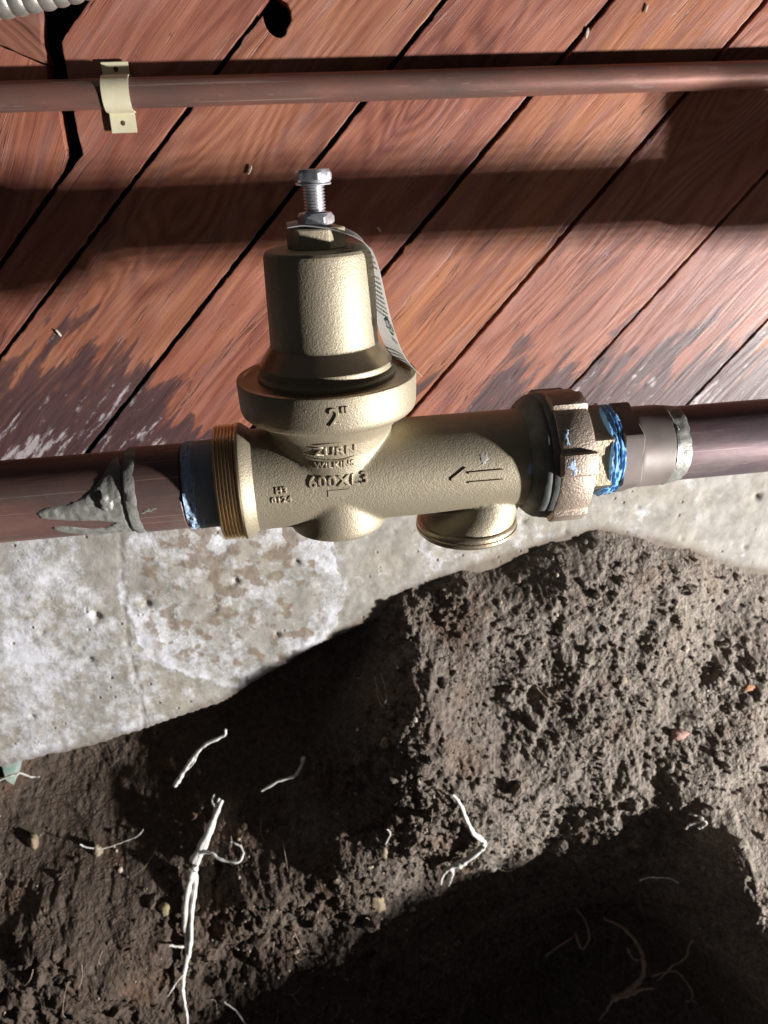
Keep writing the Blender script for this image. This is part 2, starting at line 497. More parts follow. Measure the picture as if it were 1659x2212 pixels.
def concrete_mat():
    b = NT('concrete')
    pos = b.n('ShaderNodeNewGeometry').outputs['Position']
    n1 = b.noise(pos, 7, 5, .6)
    n2 = b.noise(pos, 45, 6, .65)
    n3 = b.noise(pos, 200, 4, .65)
    c = b.ramp(n2, [(.3, (.25, .234, .203)), (.5, (.335, .32, .287)), (.7, (.42, .405, .37))])
    c = b.mix(b.ramp(n1, [(.45, 0.), (.7, .6)]), c, (.42, .365, .265))
    sep = b.n('ShaderNodeSeparateXYZ', Vector=pos)
    wob = b.math('MULTIPLY', b.math('SUBTRACT', b.noise(pos, 26, 4, .6), .5), .062)
    # tide line of salts round a damp patch
    dx = b.math('MULTIPLY', b.math('SUBTRACT', sep.outputs['X'], -.083), 1 / .122)
    dz = b.math('MULTIPLY', b.math('SUBTRACT', sep.outputs['Z'], (ZO - 432) * .001), 1 / .128)
    dd = b.math('SQRT', b.math('ADD', b.math('MULTIPLY', dx, dx), b.math('MULTIPLY', dz, dz)))
    dd = b.math('ADD', dd, b.math('MULTIPLY', wob, 5.5))
    ring = b.ramp(dd, [(.70, 0.), (.86, .55), (.97, 1.), (1.06, .55), (1.16, 0.)])
    leftsalt = b.ramp(b.n('ShaderNodeMapRange', Value=b.math('ADD', sep.outputs['X'], b.math('MULTIPLY', wob, 2.5)), From__Min=-.36, From__Max=.08).outputs[0],
                      [(0., .95), (.25, .8), (.38, .42), (.5, .62), (.9, .4), (1., 0.)])
    inside = b.ramp(dd, [(.8, 1.), (.95, 0.)])
    sp = b.noise(pos, 75, 6, .75)
    salt = b.math('ADD', b.math('MULTIPLY', ring, .62), b.math('MULTIPLY', leftsalt, .47))
    salt = b.math('ADD', salt, b.math('ADD', b.math('MULTIPLY', b.math('SUBTRACT', n1, .5), 2.0), b.math('MULTIPLY', b.math('SUBTRACT', b.noise(pos, 19, 3, .5), .5), 1.8)))
    salt = b.math('ADD', salt, b.math('MULTIPLY', b.math('SUBTRACT', sp, .56), 2.4))
    sm = b.ramp(salt, [(.05, 0.), (.75, 1.)])
    c = b.mix(b.math('MULTIPLY', sm, .84), c, (.76, .775, .83))
    # brown spots inside the patch and pits
    bs = b.ramp(b.math('ADD', b.noise(pos, 55, 3, .55), b.math('MULTIPLY', b.math('SUBTRACT', n1, .5), .5)), [(.52, 0.), (.57, 1.)])
    c = b.mix(b.math('MULTIPLY', b.math('MULTIPLY', bs, inside), .75), c, (.22, .165, .115))
    bs2 = b.ramp(b.noise(pos, 38, 4, .6), [(.60, 0.), (.68, 1.)])
    c = b.mix(b.math('MULTIPLY', bs2, .45), c, (.30, .27, .22))
    pit = b.ramp(b.voro(pos, 70), [(.06, 1.), (.16, 0.)])
    pm = b.ramp(b.noise(pos, 18, 2), [(.5, 0.), (.6, 1.)])
    pit = b.math('MULTIPLY', pit, pm)
    c = b.mix(b.math('MULTIPLY', pit, .5), c, (.20, .175, .14))
    mud = b.n('ShaderNodeAttribute', _attribute_name='mud').outputs['Fac']
    mm = b.ramp(b.math('ADD', mud, b.math('MULTIPLY', b.math('SUBTRACT', n2, .5), .9)), [(.25, 0.), (.75, 1.)])
    c = b.mix(b.math('MULTIPLY', mm, .75), c, (.15, .115, .085))
    h = b.math('SUBTRACT', b.math('ADD', b.math('MULTIPLY', n3, .6), b.math('MULTIPLY', sm, .35)), b.math('MULTIPLY', pit, 1.2))
    return b.set(Base__Color=c, Roughness=.9, Specular__IOR__Level=.2, Normal=b.bump(h, .0016, .8))


MAT['concrete'] = concrete_mat()
WOOD = [wood_mat('redwood', (1, 1, 1), ((.13, .02, .25, .05, .03),)), wood_mat('redwood_pink', (.97, 1.02, 1.1)), wood_mat('redwood_orange', (1.0, 1.02, .95), (), .4),
        wood_mat('redwood_brown', (.97, 1.04, 1.02), ((-.225, -.012, .32, .085, .05), (.02, .02, .22, .05, .035)), .08)]
WOOD_GREY = wood_mat('redwood_end', (.85, 1.0, 1.1), (), 0, False)

# ------------------------------------------------------------------ plank wall
W = 720.0
wall = empty('plank_wall', 100, 720, -310, 'wall of reddish brown diagonal planks with black gaps and a knot hole', 'wall')


def shift(line, d):               # move a line sideways across the plank
    (x0, z0), (x1, z1) = line
    L = math.hypot(x1 - x0, z1 - z0)
    nx, nz = -(z1 - z0) / L, (x1 - x0) / L
    if nx > 0: nx, nz = -nx, -nz
    return ((x0 - nx * d, z0 - nz * d), (x1 - nx * d, z1 - nz * d))


def at_z(line, z):
    (x0, z0), (x1, z1) = line
    return (x0 + (x1 - x0) * (z - z0) / (z1 - z0), z)


GA = ((-.3, 98.5), (-246.4, -142.9)); GB = ((155, 109.8), (-101.8, -152.5)); GC = ((299.5, 107.8), (98.2, -101))
GD = ((439.8, 104.7), (127, -236.3)); GE = ((470.5, -30.8), (293.5, -226.3)); GF = ((499.6, -172.4), (426.1, -255.8))
GG = ((640, -150), (540, -262))
ZT, ZB = 190, -325


def plank(poly, mat, ang=45., thick=20, y0=W, seed=0, jit=.5, clean=False):
    rnd = random.Random(seed)
    pts = []
    for i, q in enumerate(poly):
        q2 = poly[(i + 1) % len(poly)]
        L = math.hypot(q2[0] - q[0], q2[1] - q[1])
        n = max(1, int(L / 6))
        for k in range(n):
            t = k / n
            j = 0 if (k == 0 or L < 14) else rnd.gauss(0, jit * .45) - (rnd.random() < .02) * rnd.random() * 1.5
            nx, nz = -(q2[1] - q[1]) / L, (q2[0] - q[0]) / L
            pts.append((q[0] + (q2[0] - q[0]) * t + nx * j, q[1] + (q2[1] - q[1]) * t + nz * j))
    cx = sum(q[0] for q in pts) / len(pts); cz = sum(q[1] for q in pts) / len(pts)
    ca, sa = math.cos(math.radians(ang)), math.sin(math.radians(ang))
    bm = bmesh.new()
    vs = []
    for x, z in pts:
        dx, dz = x - cx, z - cz
        vs.append(bm.verts.new(((dx * ca + dz * sa) * .001, (-dx * sa + dz * ca) * .001, 0)))
    f = bm.faces.new(vs)
    if f.normal.z < 0: f.normal_flip()
    f.normal_update()
    if f.normal.z < 0: f.normal_flip()
    ex = bmesh.ops.extrude_face_region(bm, geom=[f])
    nv = [v for v in ex['geom'] if isinstance(v, bmesh.types.BMVert)]
    for v in nv: v.co.z += .0
    for v in vs: v.co.z = -thick * .001
    front = [g for g in ex['geom'] if isinstance(g, bmesh.types.BMFace)]
    edges = [e for e in front[0].edges]
    bmesh.ops.bevel(bm, geom=edges, offset=.0009, segments=2, affect='EDGES', profile=.6)
    bmesh.ops.recalc_face_normals(bm, faces=bm.faces)
    me = bpy.data.meshes.new('plank')
    bm.to_mesh(me); bm.free()
    me.materials.append(mat)
    o = bpy.data.objects.new('plank', me)
    COL.objects.link(o)
    m = Matrix(((ca, -sa, 0, 0), (0, 0, -1, 0), (sa, ca, 0, 0), (0, 0, 0, 1)))
    m.translation = V(cx, y0 + rnd.uniform(-.8, .8), cz)
    o.parent = wall
    o.matrix_parent_inverse = wall.matrix_world.inverted()
    o.matrix_world = m
    return o


PL = []
# the two short boards left of the black slot
PL.append(plank([(-410, 190), (-168, 190), (-166.5, 104.7), (-170, 84), (-168, 71), (-250, 107)], WOOD_GREY, -40, seed=1))
PL.append(plank([(-800, 189.4), (-410, 189.4), (-250, 106.6), (-169, 70.4), (-171, 60), (-166, 36), (-167.6, 4.5), (-174, -7.0), (-420, -253), (-492, -325), (-800, -325)], WOOD[0], 60, seed=2))
A = shift(GA, -1.6); A2 = shift(GA, 2.2)
PL.append(plank([at_z(A, ZB), at_z(A, ZT), (-60, ZT), (-127.4, 113.7), (-150, 91), (-154.5, 86), (-155, 64), (-155.2, 36), (-154.8, 5.5), (-166.8, -6.1),
                 (-300, -139), (-480, ZB)], WOOD[1], seed=3))
B = shift(GB, -1.9); B2 = shift(GB, 2.4)
PL.append(plank([at_z(B, ZB), at_z(B, ZT), at_z(A2, ZT), at_z(A2, 118), (18.5, 113.8), (22.3, 111.6), (25.8, 109.5), (28.4, 104.2), (28.5, 97.9), (26.4, 94.6),
                 (24.1, 91.6), (23.3, 88.6), (21.5, 86.9), (18.6, 85.9), (15, 86.4), (12.5, 87.6), (9.6, 90.2), (7.6, 93), (6.2, 97), (5.6, 101.3),
                 at_z(A2, 98.5), at_z(A2, ZB)], WOOD[3], seed=4))
C_ = shift(GC, -2.1); C2 = shift(GC, 2.6)
PL.append(plank([at_z(C_, ZB), at_z(C_, ZT), at_z(B2, ZT), at_z(B2, ZB)], WOOD[0], seed=5))
D = shift(GD, -2); D2 = shift(GD, 2.3)
PL.append(plank([at_z(D, ZB), at_z(D, ZT), at_z(C2, ZT), at_z(C2, ZB)], WOOD[2], 46.5, seed=6))
E_ = shift(GE, -1.4); E2 = shift(GE, 1.6)
PL.append(plank([at_z(E_, ZB), at_z(E_, ZT), at_z(D2, ZT), at_z(D2, ZB)], WOOD[0], 47, seed=7))
F_ = shift(GF, -1.4); F2 = shift(GF, 1.6)
PL.append(plank([at_z(F_, ZB), at_z(F_, ZT), at_z(E2, ZT), at_z(E2, ZB)], WOOD[1], 47.5, seed=8))
G_ = shift(GG, -1.4); G2 = shift(GG, 1.6)
PL.append(plank([at_z(G_, ZB), at_z(G_, ZT), at_z(F2, ZT), at_z(F2, ZB)], WOOD[2], 48, seed=9))
PL.append(plank([(900, ZB), (1000, ZT), at_z(G2, ZT), at_z(G2, ZB)], WOOD[0], 48, seed=10))

# near-black sheet behind the planks, its colour standing in for darkness in the gaps
bk = mesh_from([(-700, 800, -340), (1100, 800, -340), (1100, 800, 240), (-700, 800, 240), (-700, 815, -340), (1100, 815, -340), (1100, 815, 240), (-700, 815, 240)],
               [(0, 1, 2, 3), (7, 6, 5, 4), (0, 4, 5, 1), (1, 5, 6, 2), (2, 6, 7, 3), (3, 7, 4, 0)])
tag(link('gap_backing', bk, MAT['dark']), kind='structure')


# pale chips of wood stuck to the planks (parts of the plank they sit on)
def chip(par, x, z, l, w_, ang, seed):
    rnd = random.Random(seed)
    ca, sa = math.cos(math.radians(ang)), math.sin(math.radians(ang))
    prof = [(-.5, .15), (-.25, .45), (.15, .5), (.42, .32), (.5, .08)]
    vs, fs = [], []
    for i, (t, wd_) in enumerate(prof):
        for s, hgt in ((-1, .1), (-.4, 1.0), (.5, .8), (1, .1)):
            u, v = t * l, s * wd_ * w_ + rnd.uniform(-.05, .05) * w_
            vs.append((x + u * ca - v * sa, W - 1.2 - hgt * w_ * .45, z + u * sa + v * ca))
    for i in range(4):
        for j in range(3):
            q = i * 4 + j
            fs.append((q, q + 1, q + 5, q + 4))
    vs += [(vx, W + .8, vz) for vx, vy, vz in vs[:4]] + [(vx, W + .8, vz) for vx, vy, vz in vs[-4:]]
    return link('wood_chip', mesh_from(vs, fs, 40), MAT['splinter'], par)


chip(PL[5], 279.5, 84, 8.5, 3, 78, 1)
chip(PL[5], 331, 101, 7, 2.2, 75, 2)
chip(PL[3], -17.5, -11, 8, 2.6, 62, 3)
chip(PL[3], -206, -140, 7, 2, -62, 4)
chip(PL[4], 94, -65, 5.5, 2, -50, 5)

# ------------------------------------------------------------------ foundation wall
gx = np.arange(-760, 1100, 2.6); gz = np.arange(-303, -640, -2.6)
X, Z = np.meshgrid(gx, gz)
Y = 712 + 2.2 * fbm(X, Z, 120, 3, 5) + 1.3 * fbm(X, Z, 14, 4, 11, .6)
crk = np.interp(Z[:, 0], [-595, -541, -489, -452, -400, -345], [-208, -204, -207, -203, -197, -189])[:, None] + 3 * fbm(Z, Z * 0, 20, 3, 3)
Y += 1.6 * np.exp(-((X - crk) / 1.2) ** 2) * (Z < -340)
zc_ = np.interp(gx, [-760, -380, -254, -114, 6, 105, 175, 1100], [-655, -637, -618, -579, -515, -470, -640, -900])[None, :] + 5 * fbm(X, X * 0, 60, 4, 13)
below = np.clip((zc_ - Z) / 9, 0, 1)
Y += 140 * below ** 1.5
rng = np.random.RandomState(4)
for _ in range(90):               # bug holes
    cx, cz = rng.uniform(-420, 620), rng.uniform(-320, -620)
    rr = abs(rng.normal(1.6, 1.5)) + .8
    ix, iz = int((cx + 760) / 2.6), int((-303 - cz) / 2.6)
    k = int(rr / 2.6) + 3
    sl = (slice(max(0, iz - k), iz + k), slice(max(0, ix - k), ix + k))
    Y[sl] += rr * .9 * np.exp(-(((X[sl] - cx) ** 2 + (Z[sl] - cz) ** 2) / (rr * rr)) ** 2)
front = np.stack([X, Y, Z], -1)
Pc = np.concatenate([np.stack([gx, np.full_like(gx, 860.), np.full_like(gx, -303.5)], -1)[None], front], 0)
cm = grid_mesh(Pc)
zl = np.interp(gx, [-380, -254, -114, 6, 105, 175, 282, 337, 395, 456, 520, 584], [-635, -616, -577, -513, -453, -432, -404, -396, -415, -439, -469, -486])
mud = np.exp(-np.maximum(0, Pc[:, :, 2] - zl[None, :]) / 9.) * .75
cm.attributes.new('mud', 'FLOAT', 'POINT').data.foreach_set('value', mud.astype(np.float32).ravel())
conc = link('foundation_wall', cm, MAT['concrete'])
tag(conc, 'pale grey concrete foundation wall blotched with white salts and brown spots under the planks', 'wall')

# ------------------------------------------------------------------ earth bank
CTRL = [(-445, -582, 790), (-388, -609, 790), (-379, -640, 775), (-262, -600, 790), (-256, -630, 780), (-115, -560, 785), (-114, -590, 775), (8, -495, 765), (6, -528, 750), (110, -437, 735), (105, -451, 712), (181, -427, 735), (175, -434, 710), (290, -396, 735), (282, -404, 711), (348, -386, 740), (337, -394, 712), (408, -411, 740), (395, -415, 712), (470, -430, 740), (456, -439, 712), (536, -463, 740), (520, -469, 712), (601, -477, 740), (584, -486, 712), (250, -440, 690), (356, -446, 680), (485, -513, 690), (582, -529, 695), (144, -489, 690), (108, -534, 645), (81, -582, 606), (88, -637, 605), (163, -563, 655), (270, -571, 645), (441, -593, 640), (524, -597, 630), (209, -669, 610), (318, -679, 600), (425, -682, 585), (498, -675, 585), (419, -740, 562), (476, -722, 562), (462, -738, 508), (455, -815, 482), (470, -885, 440), (595, -644, 635), (560, -560, 660), (620, -660, 600), (650, -735, 560), (650, -770, 470), (650, -816, 370), (650, -838, 285), (650, -880, 215), (650, -940, 130), (650, -1040, 20), (560, -735, 555), (560, -790, 470), (560, -855, 380), (560, -925, 310), (560, -1010, 255), (560, -1150, 150), (650, -1150, -60), (359, -926, 640), (306, -1010, 660), (198, -1006, 640), (388, -1179, 650), (162, -1157, 620), (443, -957, 600), (500, -1103, 480), (268, -769, 600), (152, -762, 600), (123, -791, 596), (37, -815, 585), (-28, -935, 570), (-153, -939, 565), (42, -531, 735), (6, -581, 728), (-110, -635, 765), (-226, -675, 780), (-338, -691, 770), (0, -653, 680), (42, -690, 625), (-60, -693, 708), (-232, -729, 735), (-338, -718, 735), (-9, -737, 625), (-124, -771, 635), (-233, -770, 665), (-334, -749, 690), (-333, -801, 590), (-237, -832, 595), (-133, -857, 595), (-340, -887, 540), (-245, -924, 545), (-461, -734, 650), (-459, -845, 560)]
CT = np.array(CTRL, float)


def tps_fit(C, lam=200.):
    n = len(C)
    d2 = ((C[:, None, :2] - C[None, :, :2]) ** 2).sum(-1) / 1e4
    K = np.where(d2 > 0, d2 * np.log(np.maximum(d2, 1e-12)), 0) + lam / 1e4 * np.eye(n)
    Pm = np.c_[np.ones(n), C[:, :2] / 100]
    A_ = np.zeros((n + 3, n + 3)); A_[:n, :n] = K; A_[:n, n:] = Pm; A_[n:, :n] = Pm.T
    return np.linalg.solve(A_, np.r_[C[:, 2], 0, 0, 0])


TW = tps_fit(CT)


def tps(X, Z):
    out = TW[-3] + TW[-2] * X / 100 + TW[-1] * Z / 100
    for (a_, b_, _), k in zip(CT, TW):
        d2 = ((X - a_) ** 2 + (Z - b_) ** 2) / 1e4
        out = out + k * d2 * np.log(np.maximum(d2, 1e-12))
    return out


DX = 1.4
XL = np.arange(-900, -520 - 2, 5.)
NL = len(XL)
sx = np.concatenate([XL, np.arange(-520, 680, DX), np.arange(682, 860, 5.)]); sz = np.arange(-375, -1232, -DX)
SX, SZ = np.meshgrid(sx, sz)
cxs = np.arange(-520, 700, 12.); czs = np.arange(-375, -1250, -12.)
CXm, CZm = np.meshgrid(cxs, czs)
cb = tps(CXm, CZm)
fx = (np.clip(SX, -470, 655) + 520) / 12; fz = (-375 - SZ) / 12
ix = np.minimum(fx.astype(int), len(cxs) - 2); iz = np.minimum(fz.astype(int), len(czs) - 2)
tx, tz = fx - ix, fz - iz
SY = (cb[iz, ix] * (1 - tx) + cb[iz, ix + 1] * tx) * (1 - tz) + (cb[iz + 1, ix] * (1 - tx) + cb[iz + 1, ix + 1] * tx) * tz
far = np.clip((SX - 560) / 120, 0, 1)
rough_ = np.clip(.55 + 1.5 * fbm(SX, SZ, 80, 3, 77), .18, 1.15)
rel = 20 * fbm(SX, SZ, 80, 3, 21, .5) + (10 * fbm(SX, SZ, 24, 3, 31, .55) - 9 * np.abs(fbm(SX, SZ, 34, 3, 35, .5)) + 6.5 * fbm(SX, SZ, 9, 4, 41, .66)) * (.35 + .65 * rough_) * (1 - .3 * np.clip((SX - 330) / 120, 0, 1))
rgn = rough_ * .55
nearc = np.clip((SY - 640) / 75, 0, 1)
relief = -(rel * (1 - .6 * nearc))
rng = np.random.RandomState(8)
bump_ = np.zeros_like(SY)
for _ in range(9000):              # clods and crumbs
    cx, cz = rng.uniform(-500, 660), rng.uniform(-390, -1220)
    rr = min(12, 1.5 + rng.exponential(1.7))
    i0, j0 = NL + int((cx + 520) / DX), int((-375 - cz) / DX)
    k = int(rr / DX) + 2
    sl = (slice(max(0, j0 - k), j0 + k), slice(max(0, i0 - k), i0 + k))
    el = rng.uniform(.7, 1.4)
    d2 = ((SX[sl] - cx) ** 2 * el + (SZ[sl] - cz) ** 2 / el) / (rr * rr)
    bump_[sl] = np.maximum(bump_[sl], rr * rng.uniform(.5, .9) * np.sqrt(np.maximum(0, 1 - d2)))
for _ in range(70):               # pockets where clods fell out
    cx, cz = rng.uniform(-500, 660), rng.uniform(-420, -1220)
    rr = rng.uniform(5, 17)
    i0, j0 = NL + int((cx + 520) / DX), int((-375 - cz) / DX)
    k = int(rr * 1.6 / DX) + 2
    sl = (slice(max(0, j0 - k), j0 + k), slice(max(0, i0 - k), i0 + k))
    d2 = ((SX[sl] - cx) ** 2 + (SZ[sl] - cz) ** 2 * rng.uniform(.6, 1.6)) / (rr * rr)
    bump_[sl] -= rr * .65 * np.exp(-d2 ** 2)
SYf = SY + relief - bump_ * rgn * (1 - .5 * nearc) + 1.7 * fbm(SX, SZ, 4.2, 2, 91, .7)
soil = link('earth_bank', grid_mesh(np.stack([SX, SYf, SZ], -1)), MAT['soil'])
tag(soil, kind='structure')


def soil_y(x, z):
    i = NL + int(np.clip((x + 520) / DX, 0, 856)); j = int(np.clip((-375 - z) / DX, 0, len(sz) - 1))
    return float(SYf[j, i])


def soil_s(x, z):                  # smoothed
    i = NL + int(np.clip((x + 520) / DX, 2, 854)); j = int(np.clip((-375 - z) / DX, 2, len(sz) - 3))
    return float(SYf[j - 2:j + 3, i - 2:i + 3].min())


# ground in front of the bank
gx = np.arange(-1500, 2400, 30.); gy = np.arange(-1200, 760, 30.)
GX, GY = np.meshgrid(gx, gy)
GZ = -1232 + 14 * fbm(GX, GY, 260, 4, 61)
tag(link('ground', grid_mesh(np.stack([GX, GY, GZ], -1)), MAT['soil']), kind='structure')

# loose crumbs lying on the bank
rng = np.random.RandomState(19)
ico = bmesh.new(); bmesh.ops.create_icosphere(ico, subdivisions=1, radius=1.)
iv = np.array([v.co[:] for v in ico.verts]); iff = [tuple(v.index for v in f.verts) for f in ico.faces]; ico.free()
parts = []
for _ in range(7500):
    x, z = rng.uniform(-480, 640), rng.uniform(-400, -1210)
    if SY[int((-375 - z) / DX), NL + int((x + 520) / DX)] > 708: continue
    rr = .7 + rng.exponential(.95)
    y = soil_y(x, z)
    q = iv * rng.uniform(.6, 1.25, 3) * rr * rng.uniform(.8, 1.2, (len(iv), 1)) + np.array([x, y - rr * .35, z])
    parts.append((q.tolist(), iff))
vs, fs = merge(parts)
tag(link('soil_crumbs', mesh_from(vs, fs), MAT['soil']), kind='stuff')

rng = np.random.RandomState(23)
parts = []
while len(parts) < 1500:
    x, z = rng.uniform(-480, 640), rng.uniform(-420, -1150)
    if SY[int((-375 - z) / DX), NL + int((x + 520) / DX)] > 708 or vnoise(np.array([x / 45.]), np.array([z / 45.]), 99)[0] < rng.uniform(-.2, .35): continue
    rr = .45 + rng.exponential(.45)
    y = soil_y(x, z)
    q = iv * rng.uniform(.6, 1.25, 3) * rr * rng.uniform(.75, 1.25, (len(iv), 1)) + np.array([x, y - rr * .5, z])
    parts.append((q.tolist(), iff))
vs, fs = merge(parts)
tag(link('pale_grit', mesh_from(vs, fs), MAT['grit']), kind='stuff')

# separate clods resting on the bank, and hair roots
rng = np.random.RandomState(31)
ico2 = bmesh.new(); bmesh.ops.create_icosphere(ico2, subdivisions=2, radius=1.)
jv = np.array([v.co[:] for v in ico2.verts]); jf = [tuple(v.index for v in f.verts) for f in ico2.faces]; ico2.free()
parts = []
while len(parts) < 380:
    x, z = rng.uniform(-480, 640), rng.uniform(-430, -1150)
    if SY[int((-375 - z) / DX), NL + int((x + 520) / DX)] > 705: continue
    rr = 1.8 + rng.exponential(1.7)
    ph = rng.uniform(0, 6, 6)
    f_ = 1 + .22 * np.sin(3 * jv[:, 0] + ph[0]) * np.sin(3.5 * jv[:, 2] + ph[1]) + .14 * np.sin(7 * jv[:, 1] + ph[2]) * np.sin(6 * jv[:, 0] + ph[3]) + rng.uniform(-.07, .07, len(jv))
    q = jv * f_[:, None] * rng.uniform(.7, 1.3, 3) * rr + np.array([x, soil_y(x, z) - rr * .1, z])
    parts.append((q.tolist(), jf))
vs, fs = merge(parts)
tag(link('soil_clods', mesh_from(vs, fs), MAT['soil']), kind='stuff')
parts = []
while len(parts) < 90:
    x, z = rng.uniform(-450, 560), rng.uniform(-520, -1100)
    if SY[int((-375 - z) / DX), NL + int((x + 520) / DX)] > 700: continue
    an, cv, L = rng.uniform(3.6, 5.8), rng.uniform(-.35, .35), rng.uniform(10, 34)
    pts = []
    for k in range(7):
        pts.append((x, soil_s(x, z) - 2.0 - 2.5 * math.sin(k * .52), z))
        x += math.cos(an) * L / 6; z += math.sin(an) * L / 6; an += cv
    parts.append(tube_data(smooth_path(pts, 2), np.linspace(.42, .16, 13), 4))
vs, fs = merge(parts)
tag(link('root_hairs', mesh_from(vs, fs), MAT['hair']), kind='stuff')

# pebbles
PEB = [((-360, -742), 10, (.32, .25, .16), 'tan pebble in the dark soil at the left edge, nearest the left border', .55, 1.6),
       ((-286, -756), 8, (.34, .28, .19), 'small tan oval pebble in dark soil below the thin curved root', .8, 1.2),
       ((-205, -806), 9, (.36, .29, .17), 'ochre pebble in dark soil just left of the big hanging root', 1.0, .9),
       ((419, -633), 9, (.50, .30, .25), 'pinkish flat pebble in the lit soil on the right', 1.3, .8),
       ((504, -587), 6.5, (.50, .24, .12), 'small orange pebble beside a dark pit near the right border', 1.1, .9),
       ((45, -811), 12, (.36, .28, .18), 'large ochre stone at the left rim of the black hollow', .85, 1.25),
       ((57, -739), 9, (.40, .34, .22), 'pale yellowish stone in the soil above the large ochre stone', .7, 1.5),
       ((349, -561), 6.5, (.46, .37, .27), 'cream pebble in the lit soil above the pinkish pebble', 1.1, .9),
       ((68, -592), 6, (.45, .36, .24), 'small cream stone on the shaded ridge under the valve', 1, 1),
       ((192, -796), 5, (.52, .50, .42), 'small whitish pebble by the lower end of the zigzag root', 1.2, .8)]
for k, ((x, z), rr, colr, lab, ex, ez) in enumerate(PEB):
    rnd = random.Random(50 + k)
    bm = bmesh.new()
    bmesh.ops.create_icosphere(bm, subdivisions=3, radius=1.)
    y = soil_s(x, z)
    for v in bm.verts:
        n_ = v.co.copy()
        f_ = 1 + .14 * math.sin(3.1 * n_.x + k) + .12 * math.sin(4.3 * n_.z + 2 * k) + .07 * math.sin(8 * n_.y + 5 * n_.x)
        f_ = f_ * (1 if n_.dot(Vector((.5, -.5, .7))) < .62 else .9)
        f_ *= 1 + .16 * math.sin(13 * n_.x + 7 * n_.z + k) * math.sin(11 * n_.z - 5 * n_.x)
        v.co = V(x + n_.x * f_ * rr * ex, y + rr * .46 + n_.y * f_ * rr * .62, z + n_.z * f_ * rr * ez)
    me = bpy.data.meshes.new('pebble'); bm.to_mesh(me); bm.free(); me.shade_smooth()
    tag(link('pebble', me, plain('pebble_stone', tuple(q * .8 for q in colr), .85, 0, tuple(q * .6 for q in colr), 160, .0015)), lab, 'pebble', 'stones in the earth bank')


# roots
def root(label, strands, mat, name='root'):
    parts = []
    for pts, r0, r1, lift in strands:
        P3 = []
        for q in pts:
            if len(q) == 2: P3.append(Vector((q[0], (lift if lift > 100 else soil_s(*q) - lift), q[1])))
            else: P3.append(Vector(q))
        ys = [q.y for q in P3]
        if len(pts[0]) == 2:       # relax depth so that a root hangs clear instead of hugging every crumb
            for _ in range(2):
                ys = [min(ys[i], (ys[max(0, i - 1)] + ys[i] + ys[min(len(ys) - 1, i + 1)]) / 3) for i in range(len(ys))]
            for q, y in zip(P3, ys): q.y = y
        C = smooth_path(P3, 5)
        rnd = random.Random(len(parts) * 7 + int(abs(pts[0][0])))
        C = [q + Vector((rnd.gauss(0, .28), rnd.gauss(0, .3), rnd.gauss(0, .28))) for q in C]
        n = len(C)
        rd = [(r0 + (r1 - r0) * (i / (n - 1)) ** .8) * (1 + .16 * math.sin(i * 1.9) + .1 * math.sin(i * .7 + 2)) for i in range(n)]
        parts.append(tube_data(C, rd, 8))
    v, f = merge(parts)
    return tag(link(name, mesh_from(v, f, 60), mat), label, 'root', 'roots in the earth bank')


RT, RBm = MAT['root'], MAT['root_brown']
root('longest white root hanging straight down the bank with a frayed lower end',
     [([(-130, -714), (-139, -725), (-155, -749), (-169, -766)], 1.6, 6.4, 6), ([(-134, -712), (-141, -727), (-152, -748), (-168, -768)], 1.4, 4.2, 7),
      ([(-169, -766), (-178, -791), (-183, -816), (-181, -838), (-186, -857), (-190, -873), (-190, -891), (-188, -905), (-191, -931)], 4.6, 1.1, 7),
      ([(-167, -764), (-168, -784), (-173, -801), (-176, -824), (-180, -842), (-187, -858)], 3.2, 2.4, 7),
      ([(-186, -857), (-196, -866), (-207, -877)], 1.9, .7, 7), ([(-187, -861), (-195, -872)], 1.4, .5, 7),
      ([(-161, -756), (-147, -754), (-137, -759), (-115, -761), (-108, -754), (-112, -748), (-122, -744)], 2.2, .9, 7),
      ([(-139, -725), (-144, -719), (-141, -713)], 1.6, .8, 7), ([(-201, -827), (-185, -836)], 1.1, 1.6, 7)], RT)
root('short pale root slanting across the dark soil under the concrete, upper left of the bank',
     [([(-113, -606), (-116, -615), (-137, -624), (-152, -638), (-165, -655), (-175, -671), (-183, -683)], 1.2, 3.0, 694),
      ([(-148, -634), (-156, -650), (-168, -662)], 1.1, .9, 693)], RT)
root('short white root bent like a tick in the dark soil left of the ridge',
     [([(-25, -648), (-32, -666), (-40, -676), (-59, -680), (-80, -692)], 2.1, 1.4, 676)], RT)
root('white zigzag root with a forked lower end in the middle of the lit soil',
     [([(136, -642), (143, -654), (151, -680), (160, -704), (173, -724), (169, -736), (152, -754), (144, -760)], 1.1, 4.4, 6),
      ([(144, -760), (132, -765), (126, -781), (124, -798)], 3.2, 1.4, 6), ([(144, -760), (136, -763), (138, -780), (134, -802)], 2.8, 1.2, 6),
      ([(170, -720), (174, -728), (166, -739)], 2.2, 1.4, 7)], RT)
root('small curled greenish white root near the right border above the hollow',
     [([(412, -704), (418, -703), (425, -705), (422, -712), (413, -715), (408, -723)], 1.0, 1.0, 12), ([(420, -705), (428, -708), (424, -716), (421, -719)], 1.2, 1.5, 12)], RT)
root('thin white root lying at the foot of the concrete on the far left',
     [([(-398, -660), (-375, -646), (-361, -643), (-356, -642), (-345, -650), (-337, -651)], 1.6, .8, 704)], RT)
root('thin curved pale root like a bow in the dark soil at left',
     [([(-303, -740), (-293, -747), (-277, -751), (-265, -749), (-249, -744), (-235, -739), (-226, -729)], .8, .7, 676)], RT)
